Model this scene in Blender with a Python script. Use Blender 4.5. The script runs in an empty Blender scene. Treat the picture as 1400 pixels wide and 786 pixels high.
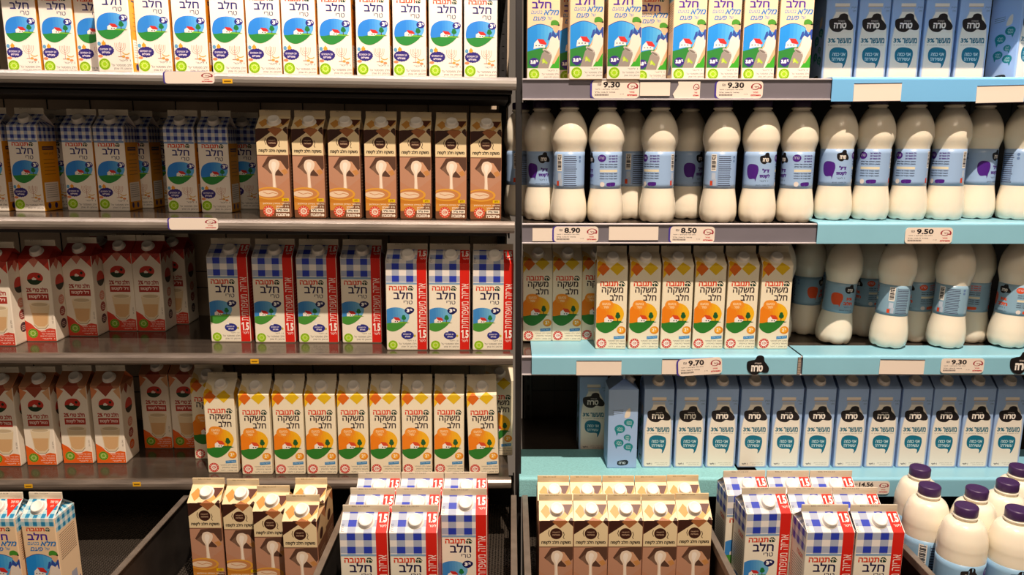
import bpy, bmesh, math, random
from mathutils import Vector, Matrix
from mathutils.geometry import tessellate_polygon
random.seed(7)
S = bpy.context.scene
COL = S.collection
PI = math.pi

# ------------------------------------------------------------------ camera geometry
F = 1030.0                      # focal length in pixels of the 1400x786 frame
TH = math.atan(203.0 / F)       # the camera looks down a little
EYE = 1.5                       # eye height above the shop floor
D = 1.64                        # distance from the shelf fronts
CT, ST = math.cos(TH), math.sin(TH)


def proj(P):
    dy = P.y + D; z = P.z - EYE
    dep = dy * CT - z * ST
    return 700 + F * P.x / dep, 393 - F * (dy * ST + z * CT) / dep


def z_at(py, y):
    t = (393 - py) / F; dy = y + D
    return EYE + dy * (t * CT - ST) / (CT + t * ST)


def y_at(py, z):
    t = (393 - py) / F
    return (z - EYE) * (CT + t * ST) / (t * CT - ST) - D


def x_at(px, y, z):
    dep = (y + D) * CT - (z - EYE) * ST
    return (px - 700) / F * dep


# the left case stands a little turned and not quite level; the right one is square to the camera
LEFT = Matrix.Translation((0, 0, EYE)) @ Matrix.Rotation(math.radians(2.0), 4, 'Z') @ Matrix.Rotation(math.radians(0.72), 4, 'Y') @ Matrix.Translation((0, 0, -EYE))
RIGHT = Matrix.Identity(4)

# ------------------------------------------------------------------ materials
MATS = {}


def lin(c):
    return tuple(((v / 12.92) if v <= 0.04045 else ((v + 0.055) / 1.055) ** 2.4) for v in c)


def hexc(h):
    return lin(tuple(int(h[i:i + 2], 16) / 255 for i in (0, 2, 4)))


def mat(name, h, rough=0.45, metal=0.0, noise=0.0, nscale=30.0, spec=0.5, sss=0.0, coat=0.0, bump=0.0, stretch=None):
    if name in MATS: return MATS[name]
    m = bpy.data.materials.new(name); m.use_nodes = True
    nt = m.node_tree; b = nt.nodes['Principled BSDF']
    c = hexc(h)
    b.inputs['Base Color'].default_value = (*c, 1)
    b.inputs['Roughness'].default_value = rough
    b.inputs['Metallic'].default_value = metal
    b.inputs['Specular IOR Level'].default_value = spec
    b.inputs['Coat Weight'].default_value = coat
    b.inputs['Coat Roughness'].default_value = 0.12
    if sss:
        b.inputs['Subsurface Weight'].default_value = sss
        b.inputs['Subsurface Radius'].default_value = (0.012, 0.010, 0.008)
        b.inputs['Subsurface Scale'].default_value = 0.5
    if noise or bump:
        tc = nt.nodes.new('ShaderNodeTexCoord')
        mp = nt.nodes.new('ShaderNodeMapping')
        nt.links.new(tc.outputs['Object'], mp.inputs['Vector'])
        if stretch: mp.inputs['Scale'].default_value = stretch
        n = nt.nodes.new('ShaderNodeTexNoise'); n.inputs['Scale'].default_value = nscale; n.inputs['Detail'].default_value = 5
        nt.links.new(mp.outputs['Vector'], n.inputs['Vector'])
        if noise:
            cr = nt.nodes.new('ShaderNodeValToRGB')
            cr.color_ramp.elements[0].position = 0.3; cr.color_ramp.elements[1].position = 0.7
            cr.color_ramp.elements[0].color = (*[v * (1 - noise) for v in c], 1)
            cr.color_ramp.elements[1].color = (*[min(1, v * (1 + noise)) for v in c], 1)
            nt.links.new(n.outputs['Fac'], cr.inputs['Fac']); nt.links.new(cr.outputs['Color'], b.inputs['Base Color'])
        if bump:
            bp = nt.nodes.new('ShaderNodeBump'); bp.inputs['Strength'].default_value = bump; bp.inputs['Distance'].default_value = 0.002
            nt.links.new(n.outputs['Fac'], bp.inputs['Height']); nt.links.new(bp.outputs['Normal'], b.inputs['Normal'])
    MATS[name] = m
    return m


def ink(h):
    return mat('ink_' + h, h, rough=0.42, spec=0.35)


WHITE = 'f6eee2'; CREAM = 'f1e2c8'; NAVY = '26246e'; RED = 'd8261c'; ORED = 'd8401c'
GREEN = '3f8c3a'; DKGREEN = '17602c'; LGREEN = '7fbf3c'; SEALG = 'a6d41c'; BLACK = '1c1718'


# ------------------------------------------------------------------ object helpers
def setp(o, label=None, cat=None, group=None, kind=None):
    if label: o['label'] = label
    if cat: o['category'] = cat
    if group: o['group'] = group
    if kind: o['kind'] = kind
    return o


def empty(name, M=None):
    o = bpy.data.objects.new(name, None); COL.objects.link(o)
    o.empty_display_size = 0.05
    if M is not None: o.matrix_world = M
    return o


def link(name, me, parent=None, M=None):
    o = bpy.data.objects.new(name, me); COL.objects.link(o)
    if parent is not None: o.parent = parent
    if M is not None: o.matrix_local = M
    return o


class MB:
    """collects faces with materials and links them as one mesh"""
    def __init__(self):
        self.v = []; self.f = []; self.m = []; self.mats = []; self.smooth = []

    def mi(self, m):
        if m not in self.mats: self.mats.append(m)
        return self.mats.index(m)

    def face(self, pts, m, smooth=False):
        n = len(self.v); self.v += [tuple(p) for p in pts]
        self.f.append(tuple(range(n, n + len(pts)))); self.m.append(self.mi(m)); self.smooth.append(smooth)

    def grid(self, rows, m, closed=True, smooth=True):
        n = len(self.v); k = len(rows[0]); mi = self.mi(m)
        for r in rows: self.v += [tuple(p) for p in r]
        for i in range(len(rows) - 1):
            for j in range(k if closed else k - 1):
                a = n + i * k + j; b = n + i * k + (j + 1) % k
                self.f.append((a, b, b + k, a + k)); self.m.append(mi); self.smooth.append(smooth)

    def fan(self, ring, m, flip=False, smooth=False):
        self.face(ring[::-1] if flip else ring, m, smooth)

    def box(self, x0, x1, y0, y1, z0, z1, m, bev=0.0, seg=2, M=None):
        bm = bmesh.new()
        bmesh.ops.create_cube(bm, size=1)
        for v in bm.verts:
            v.co = Vector(((x0 + x1) / 2 + v.co.x * (x1 - x0), (y0 + y1) / 2 + v.co.y * (y1 - y0), (z0 + z1) / 2 + v.co.z * (z1 - z0)))
        if bev: bmesh.ops.bevel(bm, geom=bm.edges[:], offset=bev, segments=seg, affect='EDGES', profile=0.6)
        if M is not None: bmesh.ops.transform(bm, matrix=M, verts=bm.verts)
        self.add_bm(bm, m); bm.free()

    def add_bm(self, bm, m, smooth=False):
        n = len(self.v); mi = self.mi(m); bm.verts.index_update()
        self.v += [tuple(v.co) for v in bm.verts]
        for f in bm.faces:
            self.f.append(tuple(n + v.index for v in f.verts)); self.m.append(mi); self.smooth.append(smooth)

    def lathe(self, prof, m, seg=36, M=None, wob=None, cap0=False, cap1=False):
        rows = []
        for (r, z) in prof:
            row = []
            for k in range(seg):
                a = 2 * PI * k / seg
                rr, zz = (r, z) if wob is None else wob(r, z, a)
                p = Vector((rr * math.sin(a), -rr * math.cos(a), zz))
                row.append(M @ p if M is not None else p)
            rows.append(row)
        self.grid(rows, m)
        if cap0: self.fan(rows[0], m, flip=True)
        if cap1: self.fan(rows[-1], m)

    def tube(self, pts, r, m, seg=8):
        rows = []
        for i, p in enumerate(pts):
            p = Vector(p)
            t = (Vector(pts[min(i + 1, len(pts) - 1)]) - Vector(pts[max(i - 1, 0)])).normalized()
            a = t.orthogonal().normalized(); b = t.cross(a)
            rows.append([p + r * (math.cos(2 * PI * k / seg) * a + math.sin(2 * PI * k / seg) * b) for k in range(seg)])
        self.grid(rows, m); self.fan(rows[0], m, True); self.fan(rows[-1], m)

    def sweep(self, prof, x0, x1, m, smooth=False):
        """closed profile in (y,z) run along x"""
        A = [(x0, y, z) for y, z in prof]; B = [(x1, y, z) for y, z in prof]
        self.grid([A, B], m, smooth=smooth); self.fan(A, m, True); self.fan(B, m)

    def mesh(self, name):
        me = bpy.data.meshes.new(name)
        me.from_pydata(self.v, [], self.f)
        for m in self.mats: me.materials.append(m)
        me.polygons.foreach_set('material_index', self.m)
        me.polygons.foreach_set('use_smooth', self.smooth)
        me.update()
        bm = bmesh.new(); bm.from_mesh(me)
        bmesh.ops.remove_doubles(bm, verts=bm.verts, dist=1e-6) if self.weld else None
        if self.fixn: bmesh.ops.recalc_face_normals(bm, faces=bm.faces)
        bm.to_mesh(me); bm.free()
        return me
    weld = True; fixn = True

    def obj(self, name, parent=None, M=None):
        return link(name, self.mesh(name), parent, M)


# ------------------------------------------------------------------ lettering (real outline glyphs)
TXT = {}


def heb(s):
    """put a right-to-left line in visual order; runs of latin letters and digits keep theirs"""
    if not any('\u0590' <= ch <= '\u05ff' for ch in s): return s
    out = []; run = ''
    for ch in s:
        if ch.isascii() and (ch.isalnum() or ch in '.%'): run += ch
        else:
            if run: out.append(run); run = ''
            out.append(ch)
    if run: out.append(run)
    return ''.join(out[::-1])


def inside(p, L):
    c = False
    for a, b in zip(L, L[1:] + L[:1]):
        if (a[1] > p[1]) != (b[1] > p[1]) and p[0] < (b[0] - a[0]) * (p[1] - a[1]) / (b[1] - a[1]) + a[0]: c = not c
    return c


def area(L): return sum(a[0] * b[1] - b[0] * a[1] for a, b in zip(L, L[1:] + L[:1])) / 2


def text_polys(s, bold=0.0, res=2, shear=0.0):
    """glyph outlines filled one contour at a time; bold lays a stroke along the outline"""
    key = (s, bold, res, shear)
    if key in TXT: return TXT[key]
    cu = bpy.data.curves.new('t', 'FONT'); cu.body = heb(s); cu.resolution_u = res
    cu.shear = shear
    cu.fill_mode = 'NONE'
    o = bpy.data.objects.new('t', cu); COL.objects.link(o)
    bpy.context.view_layer.update()
    dg = bpy.context.evaluated_depsgraph_get()
    me = o.evaluated_get(dg).to_mesh()
    V = [(v.co.x, v.co.y) for v in me.vertices]
    nb = {}
    for e in me.edges:
        a, b = e.vertices; nb.setdefault(a, []).append(b); nb.setdefault(b, []).append(a)
    o.evaluated_get(dg).to_mesh_clear()
    bpy.data.objects.remove(o); bpy.data.curves.remove(cu)
    loops = []; seen = set()
    for v0 in sorted(nb):
        if v0 in seen: continue
        L = [v0]; seen.add(v0); cur = v0
        while True:
            nx = [w for w in nb[cur] if w not in seen]
            if not nx: break
            cur = min(nx) if len(L) == 1 else nx[0]; L.append(cur); seen.add(cur)
        P = []
        for k in L:
            if not P or math.dist(P[-1], V[k]) > 1e-5: P.append(V[k])
        if len(P) > 2 and math.dist(P[0], P[-1]) < 1e-5: P.pop()
        if len(P) > 2 and abs(area(P)) > 1e-7: loops.append(P)
    sgn = lambda L: 1 if area(L) > 0 else -1
    bb = lambda L: (min(p[0] for p in L), max(p[0] for p in L), min(p[1] for p in L), max(p[1] for p in L))
    holes = {}; outer = []
    loops.sort(key=lambda L: -abs(area(L)))
    for L in loops:
        home = [k for k, M_ in enumerate(outer) if sgn(M_) != sgn(L) and all(inside(p, M_) for p in L[::2])]
        if home: holes.setdefault(home[-1], []).append(L)
        else: outer.append(L)

    def grow(L, sg):
        if not bold: return L
        out = []; N = len(L)
        for k in range(N):
            a, b, c = (Vector(L[(k + t) % N]) for t in (-1, 0, 1))
            d1 = (b - a).normalized(); d2 = (c - b).normalized()
            n1 = Vector((d1.y, -d1.x)); n2 = Vector((d2.y, -d2.x)); m = n1 + n2
            m = n1 if m.length < .3 else m.normalized() / max(.6, m.normalized().dot(n1))
            out.append(tuple(b + m * bold * sg))
        return out
    P = [[], []]; done = []
    for k, L in enumerate(outer):
        H = [grow(h, -sgn(h)) for h in holes.get(k, [])]
        G = grow(L, sgn(L)); x = bb(G)
        over = any(x[0] < y[1] and y[0] < x[1] and x[2] < y[3] and y[2] < x[3] for y in done); done.append(x)
        flat = G + [p for h in H for p in h]
        for t in tessellate_polygon([[Vector((u, v, 0)) for u, v in q] for q in [G] + H]):
            P[1 if over else 0].append([flat[m] for m in t])
    F_ = [p for g in P for q in g for p in q]
    if F_:
        x0 = min(v[0] for v in F_); x1 = max(v[0] for v in F_); y0 = min(v[1] for v in F_); y1 = max(v[1] for v in F_)
        P = [[[((x - x0) / max(1e-6, x1 - x0), (y - y0) / max(1e-6, y1 - y0)) for x, y in q] for q in g] for g in P]
    TXT[key] = P
    return P


def litre_and_half(a, u0, v0, u1, v1, c):
    """the big 1.5 with its flagged one"""
    w, h = u1 - u0, v1 - v0
    a.poly([(u0 + w * .16, v0), (u0 + w * .32, v0), (u0 + w * .32, v1), (u0 + w * .16, v1)], c)
    a.poly([(u0, v1 - h * .12), (u0 + w * .16, v1), (u0 + w * .2, v1 - h * .08), (u0 + w * .16, v1 - h * .22), (u0, v1 - h * .3)], c)
    a.rect(u0 + w * .40, v0, u0 + w * .5, v0 + h * .13, c)
    a.text('5', u0 + w * .57, v0, u1, v1, c, bold=.03)


def blob(pts, n=5):
    """closed smooth curve through the points"""
    out = []; N = len(pts)
    for i in range(N):
        p0, p1, p2, p3 = (Vector(pts[(i + k - 1) % N]).to_2d() for k in range(4))
        for j in range(n):
            t = j / n
            out.append(tuple(0.5 * ((2 * p1) + (p2 - p0) * t + (2 * p0 - 5 * p1 + 4 * p2 - p3) * t * t + (3 * p1 - p0 - 3 * p2 + p3) * t ** 3)))
    return out


def ell(cx, cy, rx, ry, n=22, rot=0.0):
    return [(cx + rx * math.cos(a) * math.cos(rot) - ry * math.sin(a) * math.sin(rot), cy + rx * math.cos(a) * math.sin(rot) + ry * math.sin(a) * math.cos(rot)) for a in (2 * PI * k / n for k in range(n))]


def clip(poly, ax, val, keep_less):
    out = []; n = len(poly)
    for i in range(n):
        a, b = poly[i], poly[(i + 1) % n]
        ia = (a[ax] <= val) if keep_less else (a[ax] >= val)
        ib = (b[ax] <= val) if keep_less else (b[ax] >= val)
        if ia: out.append(a)
        if ia != ib:
            t = (val - a[ax]) / (b[ax] - a[ax])
            out.append((a[0] + (b[0] - a[0]) * t, a[1] + (b[1] - a[1]) * t))
    return out if len(out) > 2 else []


class Art:
    """printed artwork: flat inked shapes in (u, v), u across the panel 0..1 and v up in panel widths"""
    def __init__(self):
        self.items = []; self.part_name = 'front_print'; self.face = 'front'; self.boxes = []

    def part(self, name, face=None):
        self.part_name = name
        if face: self.face = face
        return self

    def tri(self, tris, c):
        xs = [p[0] for q in tris for p in q]; ys = [p[1] for q in tris for p in q]
        if not xs: return self
        bb = (min(xs), max(xs), min(ys), max(ys)); n = 1
        for (f, b, k) in self.boxes:                     # one ink layer above whatever it is printed over
            if f == self.face and b[0] < bb[1] and b[1] > bb[0] and b[2] < bb[3] and b[3] > bb[2]: n = max(n, k + 1)
        self.boxes.append((self.face, bb, n))
        self.items.append((self.part_name, self.face, n, tris, c)); return self

    def poly(self, pts, c):
        t = tessellate_polygon([[Vector((p[0], p[1], 0)) for p in pts]])
        return self.tri([[pts[i] for i in q] for q in t], c)

    def rect(self, u0, v0, u1, v1, c, sk=0.0):
        return self.poly([(u0, v0), (u1, v0 + sk), (u1, v1 + sk), (u0, v1)], c)

    def ell(self, cx, cy, rx, ry, c, rot=0.0, n=22):
        return self.poly(ell(cx, cy, rx, ry, n, rot), c)

    def ring(self, cx, cy, rx, ry, w, c, n=22):
        tr = []
        for k in range(n):
            a, b = 2 * PI * k / n, 2 * PI * (k + 1) / n
            P = lambda t, s: (cx + rx * s * math.cos(t), cy + ry * s * math.sin(t))
            tr.append([P(a, 1), P(b, 1), P(b, 1 - w), P(a, 1 - w)])
        return self.tri(tr, c)

    def line(self, pts, w, c):
        tr = []
        for (a, b) in zip(pts, pts[1:]):
            d = Vector((b[0] - a[0], b[1] - a[1]))
            if d.length < 1e-7: continue
            n = Vector((-d.y, d.x)).normalized() * w / 2
            tr.append([(a[0] - n.x, a[1] - n.y), (b[0] - n.x, b[1] - n.y), (b[0] + n.x, b[1] + n.y), (a[0] + n.x, a[1] + n.y)])
        return self.tri(tr, c)

    def blob(self, pts, c, u0=0, v0=0, su=1, sv=1, n=5):
        return self.poly([(u0 + p[0] * su, v0 + p[1] * sv) for p in blob(pts, n)], c)

    def text(self, s, u0, v0, u1, v1, c, bold=0.0, rot=0, res=2, shear=0.0, sk=0.0):
        P = text_polys(s, round(bold * 1.35 + (.008 if res == 2 and rot == 0 else 0), 4), res, shear)
        if rot == 90: f = lambda x, y: (u1 - y * (u1 - u0), v0 + x * (v1 - v0))
        else: f = lambda x, y: (u0 + x * (u1 - u0), v0 + y * (v1 - v0) + sk * x)
        for g in P:
            if g: self.tri([[f(x, y) for x, y in q] for q in g], c)
        return self


def build_art(art, mapper, prefix_parent, cells):
    """cells: list of (face, [(axis,val,keep_less)...], fn(u,v,off))"""
    parts = {}
    for (pn, face, n, tris, c) in art.items:
        mb = parts.setdefault((pn), MB())
        mb.weld = False; mb.fixn = False
        off = 0.00012 + 0.000018 * n
        for (fc, clips, fn) in cells:
            if fc != face: continue
            for t in tris:
                q = t
                for (ax, val, less) in clips:
                    q = clip(q, ax, val, less)
                    if not q: break
                if q: 
                    P = [fn(u, v, off) for u, v in q]
                    # outward winding
                    mb.face(P, ink(c))
    out = []
    for pn, mb in parts.items():
        if mb.f: out.append((pn, mb.mesh(pn)))
    return out


# ------------------------------------------------------------------ shared artwork
EMB = [(0, .5), (.07, .8), (.28, .97), (.58, 1.0), (.85, .9), (.99, .68), (.94, .45), (.76, .2), (.52, .03), (.33, 0), (.14, .1), (.03, .28)]


def mixh(a, b, t):
    return ''.join('%02x' % round(int(a[i:i + 2], 16) * (1 - t) + int(b[i:i + 2], 16) * t) for i in (0, 2, 4))


def under(pts, crest):
    """the part of an outline below a crest line crest(x)"""
    P = blob(pts, 5); out = []
    for p in P:
        out.append((p[0], min(p[1], crest(p[0]))))
    return out


def emblem(a, u0, v0, su, sv, sky, sky2, hill, hill2, roof='c8322c', tree='1f7a3c', wall='f7efe6'):
    a.part('farm_emblem')
    T = lambda P: [(u0 + x * su, v0 + y * sv) for x, y in P]
    a.poly(T(blob(EMB)), sky)
    # the lighter right half of the sky
    for k in range(1, 6):
        R = [(max(x, .3 + .09 * k + .08 * (1 - y) ** 2), y) for x, y in blob(EMB)]
        a.poly(T(R), mixh(sky, sky2, k / 5))
    a.poly(T(under(EMB, lambda x: .33 + .08 * math.sin(max(0, x - .15) * 2.6))), hill)
    R2 = [(max(x, .45 + .5 * max(0, .36 - y)), min(y, .36 + .05 * math.sin(x * 3))) for x, y in blob(EMB)]
    a.poly(T(R2), hill2)
    a.poly(T([(.34, .36), (.56, .36), (.64, .42), (.64, .52), (.45, .56), (.36, .5), (.34, .48)]), wall)
    a.poly(T([(.36, .5), (.43, .6), (.6, .58), (.68, .48), (.66, .45), (.5, .46), (.45, .52), (.42, .58)]), roof)
    for k in range(2): a.poly(T([(.46 + .08 * k, .39), (.5 + .08 * k, .39), (.5 + .08 * k, .43), (.46 + .08 * k, .43)]), '3b3a4a')
    a.poly(T([(.775, .38), (.8, .38), (.8, .5), (.775, .5)]), '5a3a24')
    a.poly(T(ell(.79, .56, .085, .08)), tree); a.poly(T(ell(.785, .63, .06, .06)), tree)


def brand(a, u0, v0, u1, v1, c=ORED, iu=None):
    a.part('brand_lettering')
    a.text('תנובה', u0, v0, u1, v1, c, bold=.018)
    iu = iu or (u1 + .03); s = (v1 - v0)
    cx, cy = iu + s * .62, v0 + s * .55
    a.poly([(cx - s * .7, cy - s * .1), (cx - s * .3, cy + s * .5), (cx + s * .25, cy + s * .5), (cx + s * .7, cy - s * .1), (cx + s * .45, cy - s * .55), (cx - s * .45, cy - s * .55)], '173a2e')
    a.line([(cx - s * .6, cy - s * .05), (cx, cy + s * .22), (cx + s * .6, cy - s * .25)], s * .16, CREAM)
    a.line([(cx - s * .1, cy + s * .15), (cx - s * .15, cy - s * .5)], s * .14, CREAM)


def seal(a, cx, cy, r, c=SEALG, c2='5f8f10', inner='d8ec8c'):
    a.part('round_seal')
    a.ell(cx, cy, r, r, c)
    a.ring(cx, cy, r * .86, r * .86, .12, c2)
    a.ring(cx, cy, r * .5, r * .5, .25, inner)
    for k in range(10):
        t = 2 * PI * k / 10
        a.line([(cx + r * .58 * math.cos(t), cy + r * .58 * math.sin(t)), (cx + r * .7 * math.cos(t), cy + r * .7 * math.sin(t))], r * .09, inner)


def redseal(a, cx, cy, r, c='cf3a2c', mid=WHITE):
    a.part('round_seal')
    a.ell(cx, cy, r, r, c); a.ell(cx, cy, r * .6, r * .6, mid)
    a.ring(cx, cy, r * .36, r * .3, .3, c)
    a.line([(cx - r * .1, cy), (cx + r * .45, cy + r * .1)], r * .12, c)
    for k in range(12):
        t = 2 * PI * k / 12
        a.line([(cx + r * .72 * math.cos(t), cy + r * .72 * math.sin(t)), (cx + r * .88 * math.cos(t), cy + r * .88 * math.sin(t))], r * .1, mid)


def small(a, lines, u0, u1, v1, h, gap, c='4a4448', part='small_print', bold=0.0):
    a.part(part)
    for i, s in enumerate(lines):
        v = v1 - i * (h + gap) - h
        if s: a.text(s, u0 + (.06 if i % 2 else 0), v, u1, v + h, c, res=1, bold=bold)


def gingham(a, v0, v1, pu, pv, off, sq, light, dark, u0=0.0, u1=1.0, name='gingham_pattern', vshift=0.0):
    a.part(name)
    a.rect(u0, v0, u1, v1, 'eee8e2')
    k = 0; us = []
    u = u0 + off
    while u < u1:
        us.append((u, min(u1, u + sq * pu))); u += pu
    for (p, q) in us: a.rect(p, v0, q, v1, light)
    v = v0 + vshift; vs = []
    while v < v1:
        vs.append((v, min(v1, v + sq * pv))); v += pv
    for (p, q) in vs: a.rect(u0, p, u1, q, light)
    for (p, q) in us:
        for (r, s) in vs: a.rect(p, r, q, s, dark)


# ---- the cartons' artwork.  H = body height in widths, T = H + slope length in widths
def art_fresh(H, T):
    a = Art()
    gingham(a, 2.3, T, .235, .235, .115, .5, 'a4b3d6', '2c3a94', vshift=.1)
    a.rect(0, 2.28, 1, 2.34, '7f9cc8')
    brand(a, .13, 2.15, .68, 2.27, iu=.7)
    a.part('product_lettering')
    a.text('חלב', .26, 1.89, .82, 2.13, NAVY, bold=.008)
    a.text('טרי', .55, 1.72, .81, 1.845, '3a3564', bold=.0)
    emblem(a, .05, .94, .9, .74, '2f86e0', '62b2ec', '2f8a3c', '7cbc34')
    a.part('percentage_badge')
    a.ell(.84, 1.54, .125, .1, '2c2a86'); a.text('3', .78, 1.48, .87, 1.6, 'ffffff', bold=.03); a.text('%', .88, 1.53, .94, 1.6, 'ffffff', bold=.01)
    a.part('vitamin_splash')
    a.poly([(.26 + (.225 + .018 * (k % 2)) * math.cos(2 * PI * k / 36), .63 + (.15 + .014 * (k % 2)) * math.sin(2 * PI * k / 36)) for k in range(36)], '332a7c')
    a.text('20 ויטמינים', .09, .63, .42, .69, 'f4ecf4', bold=.012, res=1); a.text('ומינרלים', .14, .54, .37, .6, 'f4ecf4', bold=.03, res=1)
    a.ell(.08, .81, .05, .06, '5fa0cc'); a.ell(.21, .82, .06, .055, 'eda02c'); a.rect(.19, .86, .225, .9, 'eda02c'); a.ell(.09, .46, .07, .04, 'e08a5c')
    a.part('menorah_drawing')
    for r in (.05, .1, .15):
        a.line([(.68 + r * math.cos(t), .76 - r * 1.1 * math.sin(t)) for t in (PI * k / 10 for k in range(11))], .012, 'cf9c84')
    a.line([(.68, .86), (.68, .46)], .014, 'b87a64')
    for r in (-.15, -.1, -.05, .05, .1, .15): a.line([(.68 + r, .76), (.68 + r, .84)], .013, 'cf9c84')
    a.line([(.6, .455), (.76, .455)], .018, 'b87a64')
    a.line([(.84 + .1 * math.cos(t), .58 + .06 * math.sin(t)) for t in (PI + PI * .9 * k / 8 for k in range(9))], .028, 'dcae54')
    a.ell(.76, .46, .05, .035, 'd9a24a'); a.ell(.86, .42, .055, .032, 'dc8f5c')
    seal(a, .19, .235, .165)
    small(a, ['1 ליטר'], .62, .95, .38, .06, .02)
    small(a, ['חלב מפוסטר על', 'מהומגן 3% שומן'], .39, .98, .25, .07, .035)
    # sides
    for fc in ('right', 'left'):
        a.part('side_print', fc)
        gingham(a, 2.3, T, .235, .235, .115, .5, 'a4b3d6', '2c3a94', name='side_print', vshift=.1)
        a.rect(0, 0, 1, 2.3, 'e39a1c')
        a.rect(.2, 2.02, .8, 2.14, '3a3550'); a.rect(.24, 2.07, .76, 2.09, 'e39a1c')
        a.text('סימון תזונתי', .25, 1.84, .75, 1.93, '4a3a2c', res=1)
        for k in range(5): a.line([(.22, 1.7 - .12 * k), (.8, 1.7 - .12 * k)], .022, '9a6a1c')
        a.rect(.14, .3, .86, .95, 'efe6da')
        for k in range(7): a.line([(.2, .88 - .07 * k), (.8, .88 - .07 * k)], .016, '8a8078')
        a.ell(.3, .18, .08, .1, '2c2a6a'); a.ell(.65, .17, .08, .1, '2c2a6a')
    return a


def art_family(H, T):
    a = Art()
    gingham(a, 1.69, T, .345, .3, .155, .5, 'a9b2c8', '2b3fb4', u1=.755, vshift=.03)
    a.rect(0, 1.655, .755, 1.7, '86a8c8')
    a.part('red_side_stripe')
    a.rect(.755, 0, 1, T, 'd62418')
    a.text('אריזה משפחתית', .80, .56, .965, 1.68, 'f8e6dc', bold=0, rot=90)
    litre_and_half(a, .785, .31, .97, .52, 'fdf2ea'); a.text('ליטר', .80, .215, .955, .285, 'fdf2ea')
    litre_and_half(a, .78, H + .23, .97, H + .43, 'fdf2ea'); a.text('ליטר', .82, H + .13, .97, H + .19, 'fdf2ea')
    brand(a, .08, 1.505, .52, 1.615, iu=.535)
    a.part('product_lettering')
    a.text('חלב', .185, 1.285, .65, 1.5, '221c48', bold=.01); a.text('טרי', .43, 1.16, .645, 1.255, '221c48')
    emblem(a, -.1, .48, .67, .6, '3f8ad0', '74b8e0', '4a9438', '7fb634')
    a.part('percentage_badge')
    a.blob([(0, .5), (.2, .9), (.6, 1), (1, .75), (.95, .35), (.55, 0), (.2, .1)], '1c1c58', .45, .915, .23, .175)
    a.text('3', .5, .96, .57, 1.05, 'ffffff', bold=.05); a.text('%', .58, 1.0, .64, 1.05, 'ffffff', bold=.02)
    a.part('vitamin_splash')
    a.ell(.515, .385, .155, .105, '2c3088'); a.text('20 ויטמינים', .41, .39, .6, .43, 'f4ecf4', bold=.012, res=1); a.text('ומינרלים', .45, .33, .58, .37, 'f4ecf4', bold=.03, res=1)
    a.rect(.41, .46, .47, .5, 'fbf7f0'); a.rect(.425, .5, .455, .54, 'dfe4ee'); a.ell(.69, .37, .025, .03, 'c8b43c')
    seal(a, .155, .135, .115)
    small(a, ['1.5 ליטר'], .5, .72, .265, .035, .02)
    small(a, ['חלב מפוסטר על', 'מהומגן 3% שומן'], .3, .73, .195, .055, .025)
    a.part('kosher_lettering')
    a.text('מהדרין', .02, H + .02, .09, H + .2, '2a2630', rot=90, res=1)
    a.part('side_print', 'left')
    gingham(a, 1.69, T, .3, .3, .1, .5, 'a9b2c8', '2b3fb4', name='side_print', vshift=.03)
    a.text('תנובה', .45, 1.5, .85, 1.6, ORED, bold=.02)
    for k in range(14): a.line([(.12, 1.38 - .06 * k), (.85, 1.42 - .06 * k)], .016, '8d8078')
    a.ell(.55, .36, .4, .2, '2f78c0'); a.rect(.3, .12, .9, .3, '4a9438')
    a.part('side_print', 'right')
    a.rect(0, 0, 1, T, 'b5261c')
    for k in range(10): a.line([(.2, 1.5 - .08 * k), (.8, 1.5 - .08 * k)], .014, 'e8b0a0')
    return a


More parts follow.
